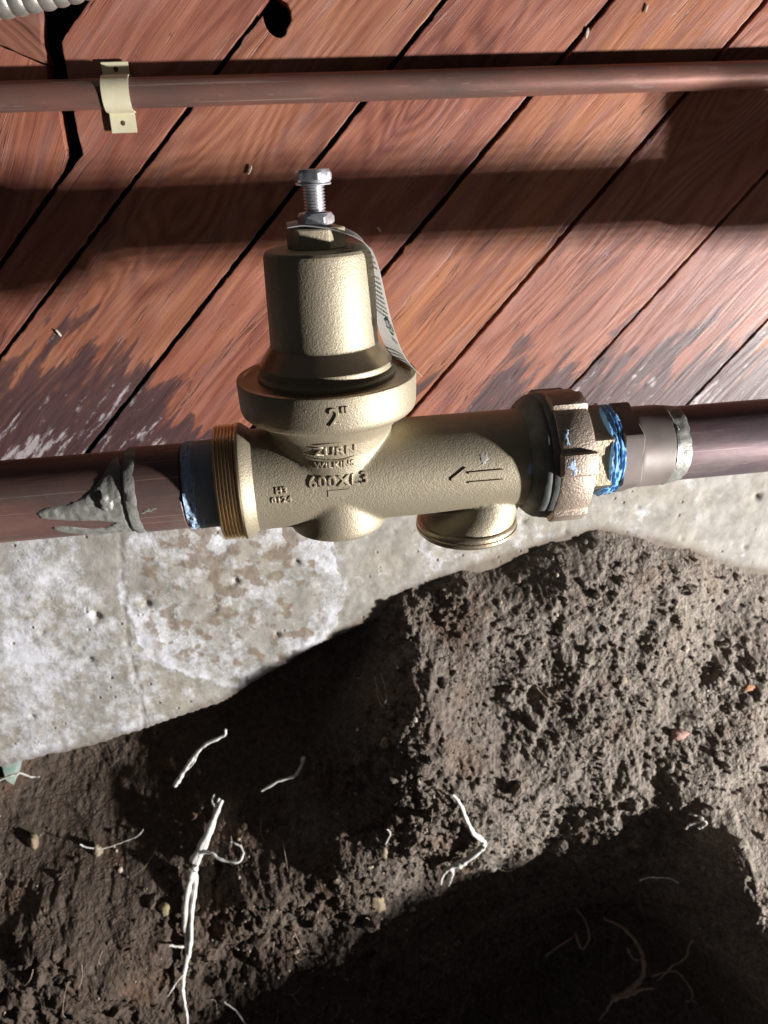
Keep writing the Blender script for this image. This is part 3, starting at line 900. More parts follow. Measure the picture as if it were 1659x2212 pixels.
root('thick brown hook shaped root with white broken tips in the black hollow',
     [([(357, 625, -957), (377, 612, -959), (396, 605, -982), (408, 598, -1009), (408, 590, -1033), (396, 582, -1043), (373, 575, -1049), (356, 568, -1042)], 1.4, 4.5, 0),
      ([(356, 568, -1042), (372, 558, -1022), (382, 550, -1000), (394, 543, -989)], 3.2, 1.1, 0), ([(385, 600, -992), (393, 596, -1008), (403, 592, -1009)], 1.8, .9, 0),
      ([(356, 568, -1042), (347, 563, -1056), (335, 560, -1072)], 2., .5, 0)], RBm)
root('forked thin root reaching out of the black hollow at lower right',
     [([(431, 530, -870), (428, 538, -901), (432, 546, -941), (424, 554, -966), (422, 562, -992), (422, 575, -1030)], 1.4, 1.1, 0),
      ([(406, 568, -1005), (424, 556, -981), (431, 547, -976), (441, 535, -988), (440, 527, -997), (425, 518, -983)], 1.3, 1.0, 0),
      ([(436, 524, -990), (441, 518, -992)], .9, .6, 0)], RBm)
root('faint thin root arching at the upper edge of the black hollow',
     [([(356, -788), (366, -783), (378, -781), (388, -779), (396, -783)], .7, .8, 14)], RT)
root('dim arching rootlet deep in the middle of the black hollow',
     [([(280, 625, -1019), (296, 622, -997), (311, 620, -981), (332, 640, -996)], 1.2, .8, 0)], RBm)
root('dim Y shaped reddish rootlet deep in the black hollow above the hook shaped root',
     [([(316, 625, -928), (328, 618, -945), (337, 618, -985), (329, 620, -1008), (321, 630, -984)], .9, 1.4, 0)], RBm)
root('tiny white root stub in the soil between the two largest roots',
     [([(63, -699), (66, -705), (60, -716)], .7, 1.1, 9)], RT)
root('pale thin rootlet at the bottom border right of the longest root',
     [([(-146, -906), (-134, -921), (-125, -940), (-124, -958)], .8, .8, 8)], RT)

# scrap of leaf at the left border
lp = [(-390, -650), (-378, -655), (-372, -662), (-375, -672), (-379, -680), (-384, -688), (-391, -680), (-394, -664)]
vs = [(x, soil_s(x, z) - 7 - 2 * math.sin(i), z) for i, (x, z) in enumerate(lp)]
cy = sum(v[1] for v in vs) / len(vs)
vs.append((-383, cy - 2.5, -669))
vs += [(x, y + .5, z) for x, y, z in vs]
fs = [(i, (i + 1) % 8, 8) for i in range(8)] + [(9 + (i + 1) % 8, 9 + i, 17) for i in range(8)] + [(i, 9 + i, 9 + (i + 1) % 8, (i + 1) % 8) for i in range(8)]
tag(link('leaf_scrap', mesh_from(vs, fs, 50), MAT['leaf']), 'grey green scrap of leaf at the left border below the concrete', 'leaf')

# ------------------------------------------------------------------ small copper pipe, strap, conduit
cp = empty('small_copper_pipe', 100, 707, 48.7, 'thin brown copper pipe running along the planks above the valve', 'pipe')
link('tube', lathe([(-900, 11.1), (-899, 11.1), (-300, 11.1), (0, 11.15), (300, 11.1), (999, 11.1), (1000, 11.1)], (100, 707, 48.7), (1, 0, 0), 64), MAT['copper_thin'], cp)

st = empty('pipe_strap', -115, 718, 48, 'cream metal two hole strap holding the thin copper pipe to the planks', 'pipe strap')


def strap_part(name, prof, x0, x1, skew=0.):
    """prof: list of (y, z) along the band; gives a 1 mm thick bent strip."""
    vs, fs = [], []
    n = len(prof)
    for i, (y, z) in enumerate(prof):
        q0, q1 = prof[max(0, i - 1)], prof[min(n - 1, i + 1)]
        ty, tz = q1[0] - q0[0], q1[1] - q0[1]
        L = math.hypot(ty, tz)
        ny, nz = tz / L, -ty / L
        dx = skew * (48.7 - z)
        for x in (x0, x1):
            vs.append((x - dx, y, z)); vs.append((x - dx, y + ny * .9, z + nz * .9))
    for i in range(n - 1):
        a_, b_ = i * 4, i * 4 + 4
        fs += [(a_, b_, b_ + 2, a_ + 2), (a_ + 1, a_ + 3, b_ + 3, b_ + 1), (a_, a_ + 1, b_ + 1, b_), (a_ + 2, b_ + 2, b_ + 3, a_ + 3)]
    fs += [(0, 2, 3, 1), ((n - 1) * 4, (n - 1) * 4 + 1, (n - 1) * 4 + 3, (n - 1) * 4 + 2)]
    bm = bmesh.new()
    me = mesh_from(vs, fs)
    bm.from_mesh(me); bmesh.ops.recalc_face_normals(bm, faces=bm.faces); bm.to_mesh(me); bm.free()
    me.shade_smooth(); me.set_sharp_from_angle(angle=math.radians(30))
    return link(name, me, MAT['clip'], st)


arc = [(707 - 12.3 * math.cos(t), 48.7 + 12.3 * math.sin(t)) for t in [math.radians(q) for q in range(88, -89, -8)]]
saddle = [(717.6, 61.4)] + arc + [(717.6, 36.0)]
strap_part('saddle', saddle, -126.3, -105, .03)
strap_part('tab', [(717.4, 71.5), (717.3, 66), (717.4, 62.2)], -126.6, -105.4)
strap_part('tab', [(717.4, 35.4), (717.2, 28), (717.5, 20.8)], -126.3, -106, .03)
for x, z in ((-115.6, 66.5), (-117.2, 28)):
    o = link('nail_head', lathe([(0, .4), (.3, 1.9), (.9, 2.2), (1.6, 2.0), (3, 1.2)], (x, 715.9, z), (0, 1, 0), 20), MAT['rust'], st)

prof = []
cl = smooth_path([(-330, 686, 93), (-260, 686, 101), (-188, 686, 110.5), (-160, 686, 114.5), (-140, 686, 118.5), (-122, 686, 122.5), (-60, 686, 140), (20, 690, 170)], 60)
d = [0.]
for i in range(1, len(cl)): d.append(d[-1] + (cl[i] - cl[i - 1]).length)
rad = [12.4 + 1.7 * abs(math.sin(math.pi * q / 10.2)) ** .55 for q in d]
v, f = tube_data(cl, rad, 40)
tag(link('flexible_conduit', mesh_from(v, f, 80), MAT['conduit']), 'ribbed grey flexible metal conduit crossing the top left corner', 'conduit')

# ------------------------------------------------------------------ the valve
YP, ZP, BX = 473.4, -199.0, 24.2
valve = empty('pressure_valve', BX, YP, ZP - 38, 'brass water pressure regulating valve with bell bonnet and embossed lettering', 'valve')
DG = bpy.context.evaluated_depsgraph_get


def ring_prof(*q): return list(q)


def solid_join(meshes):
    bm = bmesh.new()
    for me in meshes: bm.from_mesh(me)
    me = bpy.data.meshes.new('body'); bm.to_mesh(me); bm.free()
    return me


# cast body: run tube, neck under the cover ring, round bottom, strainer branch
tubeb = lathe([(-39, 36), (-31, 34.6), (-20, 34.4), (60, 34.3), (120, 34.2), (161, 34.2)], (0, YP, ZP), (1, 0, 0), 96)
neck = lathe([(0, 51), (-5, 46.5), (-12, 41), (-22, 37.2), (-34, 35), (-46, 33.6), (-60, 32)], (BX, YP, -152), (0, 0, 1), 96)
bott = lathe([(40, 26), (10, 29), (0, 31.5), (-10, 33.4), (-24, 34.2), (-33, 34.0), (-37, 32.8), (-38.2, 29)], (BX + .8, YP, ZP), (0, 0, 1), 96)
vs, fs = [], []
lv = [(-190, 138, 19, 0), (-208, 137, 22.5, 0), (-220, 133, 25.5, 0), (-230, 127.5, 29, 0), (-237, 122.5, 32.2, 0), (-242, 119.5, 34.0, 0), (-244, 118.7, 34.6, 0)]
for z, x, rr, _ in lv:
    for j in range(72):
        t = 2 * math.pi * j / 72
        vs.append((x + rr * math.sin(t), YP - rr * math.cos(t), z))
for k in range(len(lv) - 1):
    for j in range(72):
        j2 = (j + 1) % 72
        fs.append((k * 72 + j, k * 72 + j2, (k + 1) * 72 + j2, (k + 1) * 72 + j))
fs += [tuple(range(72)), tuple((len(lv) - 1) * 72 + j for j in range(72))[::-1]]
port = mesh_from(vs, fs)
bm = bmesh.new(); bm.from_mesh(port); bmesh.ops.recalc_face_normals(bm, faces=bm.faces); bm.to_mesh(port); bm.free()
raw = bpy.data.objects.new('raw_body', solid_join([tubeb, neck, bott, port]))
COL.objects.link(raw)
md = raw.modifiers.new('r', 'REMESH'); md.mode = 'VOXEL'; md.voxel_size = .00115
md2 = raw.modifiers.new('s', 'SMOOTH'); md2.factor = .5; md2.iterations = 14
bme = bpy.data.meshes.new_from_object(raw.evaluated_get(DG()))
bpy.data.objects.remove(raw)
bme.materials.clear()
bme.shade_smooth()
body = link('body', bme, MAT['brass'], valve)
BV = BVHTree.FromPolygons([v.co.copy() for v in bme.vertices], [tuple(q.vertices) for q in bme.polygons])

# threaded end: six ridges
pr = [(-53.5, 29.6), (-53.4, 37.2)]
for k in range(6):
    x0 = -52.9 + k * 2.2
    pr += [(x0, 37.4), (x0 + .75, 39.3), (x0 + 1.2, 39.3), (x0 + 1.95, 37.4)]
pr += [(-39.6, 37.4), (-39.3, 39.6), (-38.4, 40.0), (-37.2, 39.6)]
te = link('threaded_end', lathe(pr, (0, YP, ZP), (1, 0, 0), 128, smooth=25), MAT['brass_thread'], valve)
link('collar', lathe([(-37.3, 30), (-37.2, 39.7), (-36.2, 39.4), (-33, 37.4), (-29.5, 34.8), (-27.5, 33.5)], (0, YP, ZP), (1, 0, 0), 128, smooth=40), MAT['brass'], valve)

# cover ring with rounded lower edge and a rim recess, then the bell
cr = link('cover_ring', lathe([(-153.4, 40), (-153.2, 50), (-152.2, 54.5), (-150, 56.8), (-147, 57.7), (-129.6, 58.2), (-128.6, 57.9), (-128.2, 57.2), (-128.2, 54.6), (-129.6, 54.0), (-129.6, 50),
                               (-129.2, 44)], (BX, YP, 0), (0, 0, 1), 160, smooth=32), MAT['brass'], valve)
bon = link('bonnet', lathe([(-129.9, 40), (-129.9, 44.6), (-127.4, 44.6), (-126.6, 43.8), (-126, 42.9), (-124.8, 42.6), (-120.6, 42.7), (-119.9, 42.5), (-119.2, 42.0), (-109.4, 35.0), (-108.6, 34.6), (-107.8, 34.4), (-107, 34.3), (-106, 34.25),
                            (-80, 33.9), (-56, 33.4), (-53.6, 32.9), (-52.0, 31.6), (-51.3, 29.4), (-51.1, 20)], (BX, YP, 0), (0, 0, 1), 160, smooth=14), MAT['brass'], valve)
for ob_, z0_, z1_ in ((bon, -119.6, -108.2), (cr, -131, -128.0)):
    ob_.data.materials.append(MAT['brass_smooth'])
    for f_ in ob_.data.polygons:
        zc_f = f_.center.z * 1000 - ZO
        if z0_ < zc_f < z1_ and f_.normal.z > .3: f_.material_index = 1
link('boss', prism([(k * 60 + 22 + o, 17.6) for k in range(6) for o in (-1.2, 1.2)], -51.4, -39.6, (BX - .6, YP, 0), (0, 0, 1), .7), MAT['brass'], valve)

# adjusting bolt and lock nut
pr = []
z = -42.
while z < -15.6:
    pr += [(z, 5.45), (z + .5, 6.5), (z + .75, 6.5), (z + 1.25, 5.45)]
    z += 1.72
pr += [(-15.2, 5.6), (-14.6, 6.3), (-14, 6.4)]
bolt = link('adjusting_bolt', lathe(pr, (BX, YP, 0), (0, 0, 1), 48, smooth=25), MAT['steel_thread'], valve)


def hexnut(name, z0, z1, rc, rot, par, mat, washer=True):
    n = 96
    vs, fs = [], []
    lev = []
    ch = .16 * (z1 - z0)
    for d_, mode in ((z0, 'in'), (z0 + ch, 'edge'), (z1 - ch, 'edge'), (z1, 'in')):
        lev.append((d_, mode))
    flat = rc * math.cos(math.pi / 6)
    for d_, mode in lev:
        for j in range(n):
            t = 2 * math.pi * j / n
            hx = flat / math.cos(((t - math.radians(rot)) % (math.pi / 3)) - math.pi / 6)
            dz = 0
            if mode == 'in': rr = min(hx, flat * 1.0) - .3
            else:
                rr = hx
                dz = (hx - flat) / (rc - flat) * ch * .9 * (1 if d_ < (z0 + z1) / 2 else -1)
            vs.append((BX + rr * math.sin(t), YP - rr * math.cos(t), d_ + dz))
    for k in range(3):
        for j in range(n):
            j2 = (j + 1) % n
            fs.append((k * n + j, k * n + j2, (k + 1) * n + j2, (k + 1) * n + j))
    fs += [tuple(range(n))[::-1], tuple(3 * n + j for j in range(n))]
    return link(name, mesh_from(vs, fs, 24), mat, par)


hd = hexnut('bolt_head', -15.6, -8.2, 11.4, 10, bolt, MAT['steel'])
link('washer_face', lathe([(-16.6, 7), (-16.5, 10.2), (-15.9, 10.5), (-15.4, 10.2)], (BX, YP, 0), (0, 0, 1), 48), MAT['steel'], bolt)
hexnut('lock_nut', -38.9, -31.6, 11.2, 24, valve, MAT['steel'])

# strainer cap with grooved rim
link('strainer_cap', lathe([(-242.6, 30), (-242.8, 35.4), (-243.8, 36.3), (-245.2, 36.6), (-246.0, 36.0), (-246.5, 36.0), (-247.2, 36.9), (-249.6, 36.6), (-251.4, 35.0), (-252.2, 32), (-252.4, 20)],
                           (118.6, YP, 0), (0, 0, 1), 128, smooth=30), MAT['brass_plain'], valve)

# gasket, union nut with six ribs, hexagonal tailpiece
link('gasket', lathe([(154.5, 33), (155.2, 35.6), (157, 38.4), (160, 41.2), (163, 43.2), (165, 43.6), (166.2, 43.2), (167.2, 44.2), (171, 44.6), (175, 44.4), (176, 40)], (0, YP, ZP), (1, 0, 0), 128,
                     jit=lambda k, t: .18 * math.sin(5 * t + k * .3) + .1 * math.sin(11 * t + .7 * k), smooth=60), MAT['gasket'], valve)
vs, fs = [], []
n = 288
sect = [(170.2, -3.5), (170.8, -.8), (172, 0), (193.5, 0), (195, -.7), (195.7, -2.2), (195.9, -9), (195.9, -14)]
for d_, dr in sect:
    for j in range(n):
        t = 2 * math.pi * j / n
        deg = math.degrees(t)
        rr = 45.2
        for lug in (72, 12, -48, -108, 132, 192):
            q = abs((deg - lug + 180) % 360 - 180)
            rr = max(rr, 45.2 + 3.4 * max(0, min(1, (10.2 - q) / 2.2)))
        vs.append((d_, YP - (rr + dr) * math.cos(t), ZP + (rr + dr) * math.sin(t)))
for k in range(len(sect) - 1):
    for j in range(n):
        j2 = (j + 1) % n
        fs.append((k * n + j, k * n + j2, (k + 1) * n + j2, (k + 1) * n + j))
fs += [tuple(range(n)), tuple((len(sect) - 1) * n + j for j in range(n))[::-1]]
nm = mesh_from(vs, fs)
bm = bmesh.new(); bm.from_mesh(nm); bmesh.ops.recalc_face_normals(bm, faces=bm.faces); bm.to_mesh(nm); bm.free()
nm.shade_smooth(); nm.set_sharp_from_angle(angle=math.radians(38))
nut = link('union_nut', nm, MAT['bronze'], valve)
# prism() turns about +x with angle 0 at the viewer and positive angles downward, hence the minus signs
link('tailpiece', prism([(-(q + o), 33.4) for q in (-206, -146, -86, -26, 34, 94) for o in (-1, 1)], 192, 214, (0, YP, ZP), (1, 0, 0), .8), MAT['brass_plain'], valve)


# lettering standing proud of the casting
def text_mesh(s, size, ext, bold=0., spacing=1., sx_=1.):
    cu = bpy.data.curves.new('text', 'FONT')
    cu.body = s; cu.size = size; cu.extrude = ext; cu.offset = bold; cu.align_x = 'CENTER'; cu.align_y = 'CENTER'
    cu.space_character = spacing; cu.resolution_u = 4
    if ext: cu.bevel_depth = .2; cu.bevel_resolution = 1
    o = bpy.data.objects.new('text', cu); COL.objects.link(o)
    me = bpy.data.meshes.new_from_object(o.evaluated_get(DG()))
    bpy.data.objects.remove(o)
    for v in me.vertices: v.co.x *= sx_
    return me


def emboss(me, x, z, thick, par, name, mat, bvh=BV, rot=0.):
    """lay a flat outline (mm, local xy) on the casting as seen along +y."""
    ca, sa = math.cos(math.radians(rot)), math.sin(math.radians(rot))
    zmax = max(v.co.z for v in me.vertices)
    for v in me.vertices:
        px_, pz_ = x + v.co.x * ca - v.co.y * sa, z + v.co.x * sa + v.co.y * ca
        o = V(px_, 300, pz_)
        h = bvh.ray_cast(o, Vector((0, 1, 0)))
        y = h[0].y if h[0] is not None else (YP - 30) * .001
        nrm = h[1] if h[1] is not None else Vector((0, -1, 0))
        if nrm.y > 0: nrm = -nrm
        b_ = Vector((o.x, y, o.z))
        t_ = max(0., min(1., (abs(v.co.z) - .5) / .2)) if zmax > .6 else 1.
        v.co = b_ + nrm * (thick * .001 * (.45 + .55 * t_) if v.co.z > 0 else -.0008)
    me.materials.clear()
    return link(name, me, mat, par)


def poly_mesh(pts, ext=.5):
    n = len(pts)
    vs = [(x, y, ext) for x, y in pts] + [(x, y, -ext) for x, y in pts]
    me = bpy.data.meshes.new('poly')
    me.from_pydata(vs, [], [tuple(range(n)), tuple(range(2 * n - 1, n - 1, -1))] + [(i, n + i, n + (i + 1) % n, (i + 1) % n) for i in range(n)])
    return me


def bar(x0, y0, x1, y1, w_, n=8):
    L = math.hypot(x1 - x0, y1 - y0); nx, ny = -(y1 - y0) / L * w_ / 2, (x1 - x0) / L * w_ / 2
    a_ = [(x0 + (x1 - x0) * i / n, y0 + (y1 - y0) * i / n) for i in range(n + 1)]
    return [(q[0] - nx, q[1] - ny) for q in a_] + [(q[0] + nx, q[1] + ny) for q in a_[::-1]]


ringme = cr.data
BR = BVHTree.FromPolygons([v.co.copy() for v in ringme.vertices], [tuple(q.vertices) for q in ringme.polygons])
BR_M = MAT['brass_letter']
emboss(text_mesh('2"', 15.5, .5, 0., 1., .92), 26.5, -140, .95, cr, 'lettering', BR_M, BR)
emboss(text_mesh('ZURN', 9.6, .5, .04, 1.08, .98), 24.0, -168, .95, body, 'lettering', BR_M)
emboss(text_mesh('WILKINS', 6.2, .5, .03, 1.12, .96), 23.4, -178.4, .75, body, 'lettering', BR_M)
emboss(text_mesh('600XL3', 11.2, .5, .02, 1.12, 1.0), 25.2, -190.8, .95, body, 'lettering', BR_M)
emboss(text_mesh('H3', 6.0, .5, .03, 1.12, 1.), -12.0, -194, .7, body, 'lettering', BR_M)
emboss(text_mesh('0124', 6.0, .5, .03, 1.12, 1.), -12.4, -200.4, .7, body, 'lettering', BR_M)
for z0, z1 in ((-161.8, .9), (-163.2, .6)):
    pass
arcp = [(12 + 24 * i / 12, -162.2 + 1.3 * math.sin(math.pi * i / 12)) for i in range(13)]
arcq = [(12 + 24 * i / 12, -173.6 - 1.3 * math.sin(math.pi * i / 12)) for i in range(13)]
for arc_ in (arcp, arcq):
    top = [(x - 24, z + .45) for x, z in arc_]; bot = [(x - 24, z - .45) for x, z in arc_]
    m_ = poly_mesh(bot + top[::-1])
    emboss(m_, 24, 0, .8, body, 'emblem_bar', BR_M)
emboss(poly_mesh([(-7, 2.2), (-7, -2.2), (0, -2.4), (7, -2.2), (7, 2.2), (0, 2.1)]), 24.8, -199, .45, body, 'raised_pad', BR_M)
# flow arrow pointing left
am = bmesh.new()
for pts in (bar(-18, 0, -7.6, 6.6, 1.5), bar(-18, 0, -8, -6.2, 1.5), bar(-6.4, 3.2, 17.4, 3.2, 1.2, 14), bar(-6.4, -3.4, 17.4, -3.6, 1.2, 14)):
    am.from_mesh(poly_mesh(pts))
ame = bpy.data.meshes.new('arrow'); am.to_mesh(ame); am.free()
emboss(ame, 117.6, -196.6, .9, body, 'flow_arrow', BR_M, rot=0)


# smears of blue sealant, drips of solder: thin irregular patches lying on a round surface
def blob_poly(rx, rz, seed, n=26, rough=.3, rot=0.):
    rnd = random.Random(seed)
    ph = [rnd.uniform(0, 6.28) for _ in range(5)]
    out = []
    for i in range(n):
        t = 2 * math.pi * i / n
        k = 1 + rough * (.5 * math.sin(2 * t + ph[0]) + .5 * math.sin(3 * t + ph[1]) + .4 * math.sin(7 * t + ph[2]) + .3 * math.sin(11 * t + ph[3]))
        x, z = rx * k * math.cos(t), rz * k * math.sin(t)
        out.append((x * math.cos(rot) - z * math.sin(rot), x * math.sin(rot) + z * math.cos(rot)))
    return out


def patch(poly, rfun, thick, mat, par, name, step=1.1, lump=.4, seed=1):
    """poly in world mm (x, z) on a cylinder about the pipe axis; rfun(x) gives the carrying radius."""
    xs = [q[0] for q in poly]; zs = [q[1] for q in poly]
    pts = []
    m = len(poly)
    for i, q in enumerate(poly):
        q2 = poly[(i + 1) % m]
        L = math.hypot(q2[0] - q[0], q2[1] - q[1]); k = max(1, int(L / step))
        for j in range(k): pts.append((q[0] + (q2[0] - q[0]) * j / k, q[1] + (q2[1] - q[1]) * j / k))
    nb = len(pts)

    def inside(x, z):
        c_ = False
        for i in range(nb):
            x0, z0 = pts[i]; x1, z1 = pts[i - 1]
            if (z0 > z) != (z1 > z) and x < (x1 - x0) * (z - z0) / (z1 - z0) + x0: c_ = not c_
        return c_

    B_ = np.array(pts)
    vin, dist = [], [0.] * nb
    x = min(xs)
    while x < max(xs):
        z_ = min(zs)
        while z_ < max(zs):
            if inside(x, z_):
                dd = float(np.sqrt(((B_ - np.array([x, z_])) ** 2).sum(1)).min())
                if dd > step * .5:
                    vin.append((x, z_)); dist.append(dd)
            z_ += step
        x += step
    allp = [Vector(q) for q in pts + vin]
    res = delaunay_2d_cdt(allp, [(i, (i + 1) % nb) for i in range(nb)], [list(range(nb))], 1, 1e-5)
    co, fcs = res[0], res[2]
    rnd = np.random.RandomState(seed)
    vs = []
    for q in co:
        dd = float(np.sqrt(((B_ - np.array([q.x, q.y])) ** 2).sum(1)).min())
        h = thick * min(1, dd / 2.2) ** .6 + lump * min(1, dd / 2) * float(vnoise(np.array([q.x / 3.1 + seed]), np.array([q.y / 3.1]), 3)[0]) * 2
        rr = rfun(q.x) + h - (.25 if dd < .01 else 0)
        dz = q.y - ZP
        dz = max(-rr * .999, min(rr * .999, dz))
        vs.append((q.x, YP - math.sqrt(rr * rr - dz * dz), ZP + dz))
    me = mesh_from(vs, [tuple(f) for f in fcs])
    bm = bmesh.new(); bm.from_mesh(me); bmesh.ops.recalc_face_normals(bm, faces=bm.faces)
    if sum((f.normal.y for f in bm.faces)) > 0: bmesh.ops.reverse_faces(bm, faces=bm.faces)
    bm.to_mesh(me); bm.free(); me.shade_smooth()
    return link(name, me, mat, par)


off = lambda poly, x, z: [(q[0] + x, q[1] + z) for q in poly]
patch(off(blob_poly(2.2, 5.2, 3), 154, -194.5), lambda x: 34.3, .35, MAT['dope_pale'], valve, 'sealant_smear', .8, .15)
patch(off(blob_poly(2.6, 4.2, 4), 122, -185), lambda x: 34.3, .08, MAT['smudge'], valve, 'sealant_smear', .8, .05)
patch(off(blob_poly(3.6, 4.4, 5, rough=.5), 177.5, -189.5), lambda x: 48.6, .3, MAT['dope_pale'], valve, 'sealant_smear', .8, .1)
patch(off(blob_poly(2.2, 4.0, 6, rough=.5), 176, -172.5), lambda x: 45.2, .3, MAT['dope_pale'], valve, 'sealant_smear', .8, .1)

# ------------------------------------------------------------------ main copper pipes
lpipe = empty('main_copper_pipe', -300, YP, ZP, 'large reddish copper pipe with soldered coupling and drips of solder, left of the valve', 'pipe', 'main copper pipes joined to the valve')
link('tube', lathe([(-900, 27), (-899, 27), (-500, 27), (-300, 27), (-105, 27)], (0, YP, ZP), (1, 0, 0), 96), MAT['copper'], lpipe)
rj = lambda k, t: .18 * math.sin(3 * t + k)
link('coupling', lathe([(-110.3, 26), (-110.2, 28.6), (-109.6, 29.0), (-104, 28.9), (-80, 28.9), (-76.4, 28.9), (-75.8, 28.4), (-75.7, 26)], (0, YP, ZP), (1, 0, 0), 96), MAT['copper'], lpipe)
link('solder_ring', lathe([(-112.2, 26.8), (-111.8, 27.2), (-111, 28.0), (-110, 29.05), (-107.5, 29.2), (-104, 29.05), (-103, 28.7)], (0, YP, ZP), (1, 0, 0), 128,
                          jit=lambda k, t: (.12 * math.sin(7 * t + 2 * k) + .1 * math.sin(17 * t + k) if 0 < k < 6 else -.1)), MAT['solder'], lpipe)
drip = [(-166, -197), (-160, -194.4), (-148, -193.6), (-140, -191.6), (-131, -186.5), (-124, -180), (-119, -173.2), (-114.5, -170.5), (-112.4, -176), (-112, -192), (-111.5, -208), (-112, -226),
        (-126, -227.4), (-144, -221), (-156, -214.5), (-160, -211), (-158.5, -208.6), (-150, -209), (-138, -213), (-128, -214), (-120, -210), (-130, -207.6), (-146, -205.6), (-164, -202)]
patch(drip, lambda x: 27, .75, MAT['solder'], lpipe, 'solder_drip', 1.2, .35, 2)
patch(off(blob_poly(4.6, 6.4, 9, rough=.22), -123, -194), lambda x: 27.4, 2.6, MAT['solder'], lpipe, 'solder_blob', .9, .5, 4)
patch(off(blob_poly(5.2, 1.7, 11, rough=.35, rot=.35), -97.5, -202), lambda x: 28.9, .3, MAT['solder'], lpipe, 'solder_smear', .7, .1, 5)
# threaded adapter wrapped in dark blue tape, rough light blue sealant at its mouth
pr = []
x = -76.
while x < -68: pr += [(x, 27.6), (x + .9, 28.9), (x + 1.5, 28.9)]; x += 2.1
pr += [(-68, 28.5)]
link('adapter_thread', lathe([(-76.2, 26)] + pr + [(-67.5, 26)], (0, YP, ZP), (1, 0, 0), 96, smooth=25), MAT['copper'], lpipe)
link('sealant_ring', lathe([(-75.4, 27.6), (-74.6, 29.3), (-72.6, 29.8), (-70.4, 29.6), (-68.2, 29.9), (-66.5, 28.4)], (0, YP, ZP), (1, 0, 0), 160,
                           jit=lambda k, t: .6 * math.sin(5 * t + 1.7 * k) + .35 * math.sin(12 * t + 3 * k) + .2 * math.sin(41 * t + 5 * k) - .25), MAT['dope_pale'], lpipe)
link('thread_tape', lathe([(-69.5, 27.5), (-69.2, 29.0), (-67, 29.5), (-63, 29.9), (-60, 29.7), (-56, 29.9), (-52.6, 29.6), (-52.4, 27)], (0, YP, ZP), (1, 0, 0), 128,
                          jit=lambda k, t: .22 * math.sin(6 * t + 1.1 * k) + .14 * math.sin(15 * t + 2.3 * k)), MAT['tape'], lpipe)
patch(off(blob_poly(2.6, 9, 21, rough=.6, rot=-.25), -66.5, -219), lambda x: 29.6, .5, MAT['dope_pale'], lpipe, 'sealant_smear', .8, .3, 7)
patch(off(blob_poly(2.0, 7, 22, rough=.6, rot=.2), -68, -188), lambda x: 29.6, .5, MAT['dope_pale'], lpipe, 'sealant_smear', .8, .3, 8)

rpipe = empty('main_copper_pipe', 500, YP, ZP, 'large purplish copper pipe with blue sealant ring and grey adapter, right of the valve', 'pipe', 'main copper pipes joined to the valve')
MAT['copper_grey'] = plain('greyed_copper', (.235, .205, .185), .5, .2, (.17, .14, .125), 30, .0002)
link('tube', lathe([(258, 27), (262, 26.9), (400, 26.9), (630, 26.9), (1300, 26.9), (1301, 26.9)], (0, YP, ZP), (1, 0, 0), 96), MAT['copper_purple'], rpipe)
link('sealant_ring', lathe([(210.8, 29), (211.4, 31.2), (212.4, 32.2), (213.4, 31.7), (214.4, 32.3), (215.5, 31.4), (216.6, 31.9), (217.6, 31.2), (218.7, 31.8), (219.8, 31), (220.9, 31.4), (222, 30.4), (223.4, 28)], (0, YP, ZP), (1, 0, 0), 200,
                           jit=lambda k, t: .42 * math.sin(3 * t + 1.9 * k) + .34 * math.sin(8 * t + 2.7 * k) + .24 * math.sin(21 * t + 4 * k) + .12 * math.sin(47 * t + 3 * k) + .3), MAT['dope'], rpipe)
patch(off(blob_poly(5.5, 5, 31, rough=.5, rot=.5), 214.5, -218), lambda x: 31.4, 1.0, MAT['dope'], rpipe, 'sealant_smear', .9, .6, 9)
patch(off(blob_poly(4.2, 1.8, 32, rough=.5, rot=.4), 226, -207), lambda x: 29.6, .8, MAT['dope_pale'], rpipe, 'sealant_smear', .7, .5, 10)
link('adapter_hex', prism([(-(q + o), 33.4) for q in (-206, -146, -86, -26, 34, 94) for o in (-2.5, 2.5)], 221, 235.5, (0, YP, ZP), (1, 0, 0), .9), MAT['copper_grey'], rpipe)
link('adapter_sleeve', lathe([(234, 27), (234.4, 29.6), (236, 29.8), (238, 29.2), (258, 29.1), (259.4, 28.9), (259.8, 27)], (0, YP, ZP), (1, 0, 0), 96), MAT['copper_grey'], rpipe)
link('solder_ring', lathe([(258.6, 28.4), (260, 28.9), (263, 28.3), (267, 27.9), (270.5, 27.4), (272.8, 26.7)], (0, YP, ZP), (1, 0, 0), 160,
                          jit=lambda k, t: (.3 * math.sin(5 * t + 2 * k) + .2 * math.sin(19 * t + k) if 0 < k < 5 else .2 * math.sin(3 * t) - .1)), MAT['solder'], rpipe)
patch(off(blob_poly(1.8, 1.6, 33, rough=.3), 261.5, -179), lambda x: 28.3, 1.6, MAT['solder'], rpipe, 'solder_blob', .6, .3, 12)
# a shut-off fitting further along the same pipe
link('fitting', lathe([(711, 27), (712, 30.5), (740, 30.5), (742, 33), (790, 33), (792, 30.5), (858, 30.5), (859, 27)], (0, YP, ZP), (1, 0, 0), 64), MAT['bronze'], rpipe)
link('fitting_neck', lathe([(15, 32), (26, 36), (36, 39), (46, 39.5), (56, 37.5), (66, 33.5), (74, 28), (80, 21), (83, 12)], (763, YP, ZP), (0, 0, 1), 64), MAT['bronze'], rpipe)

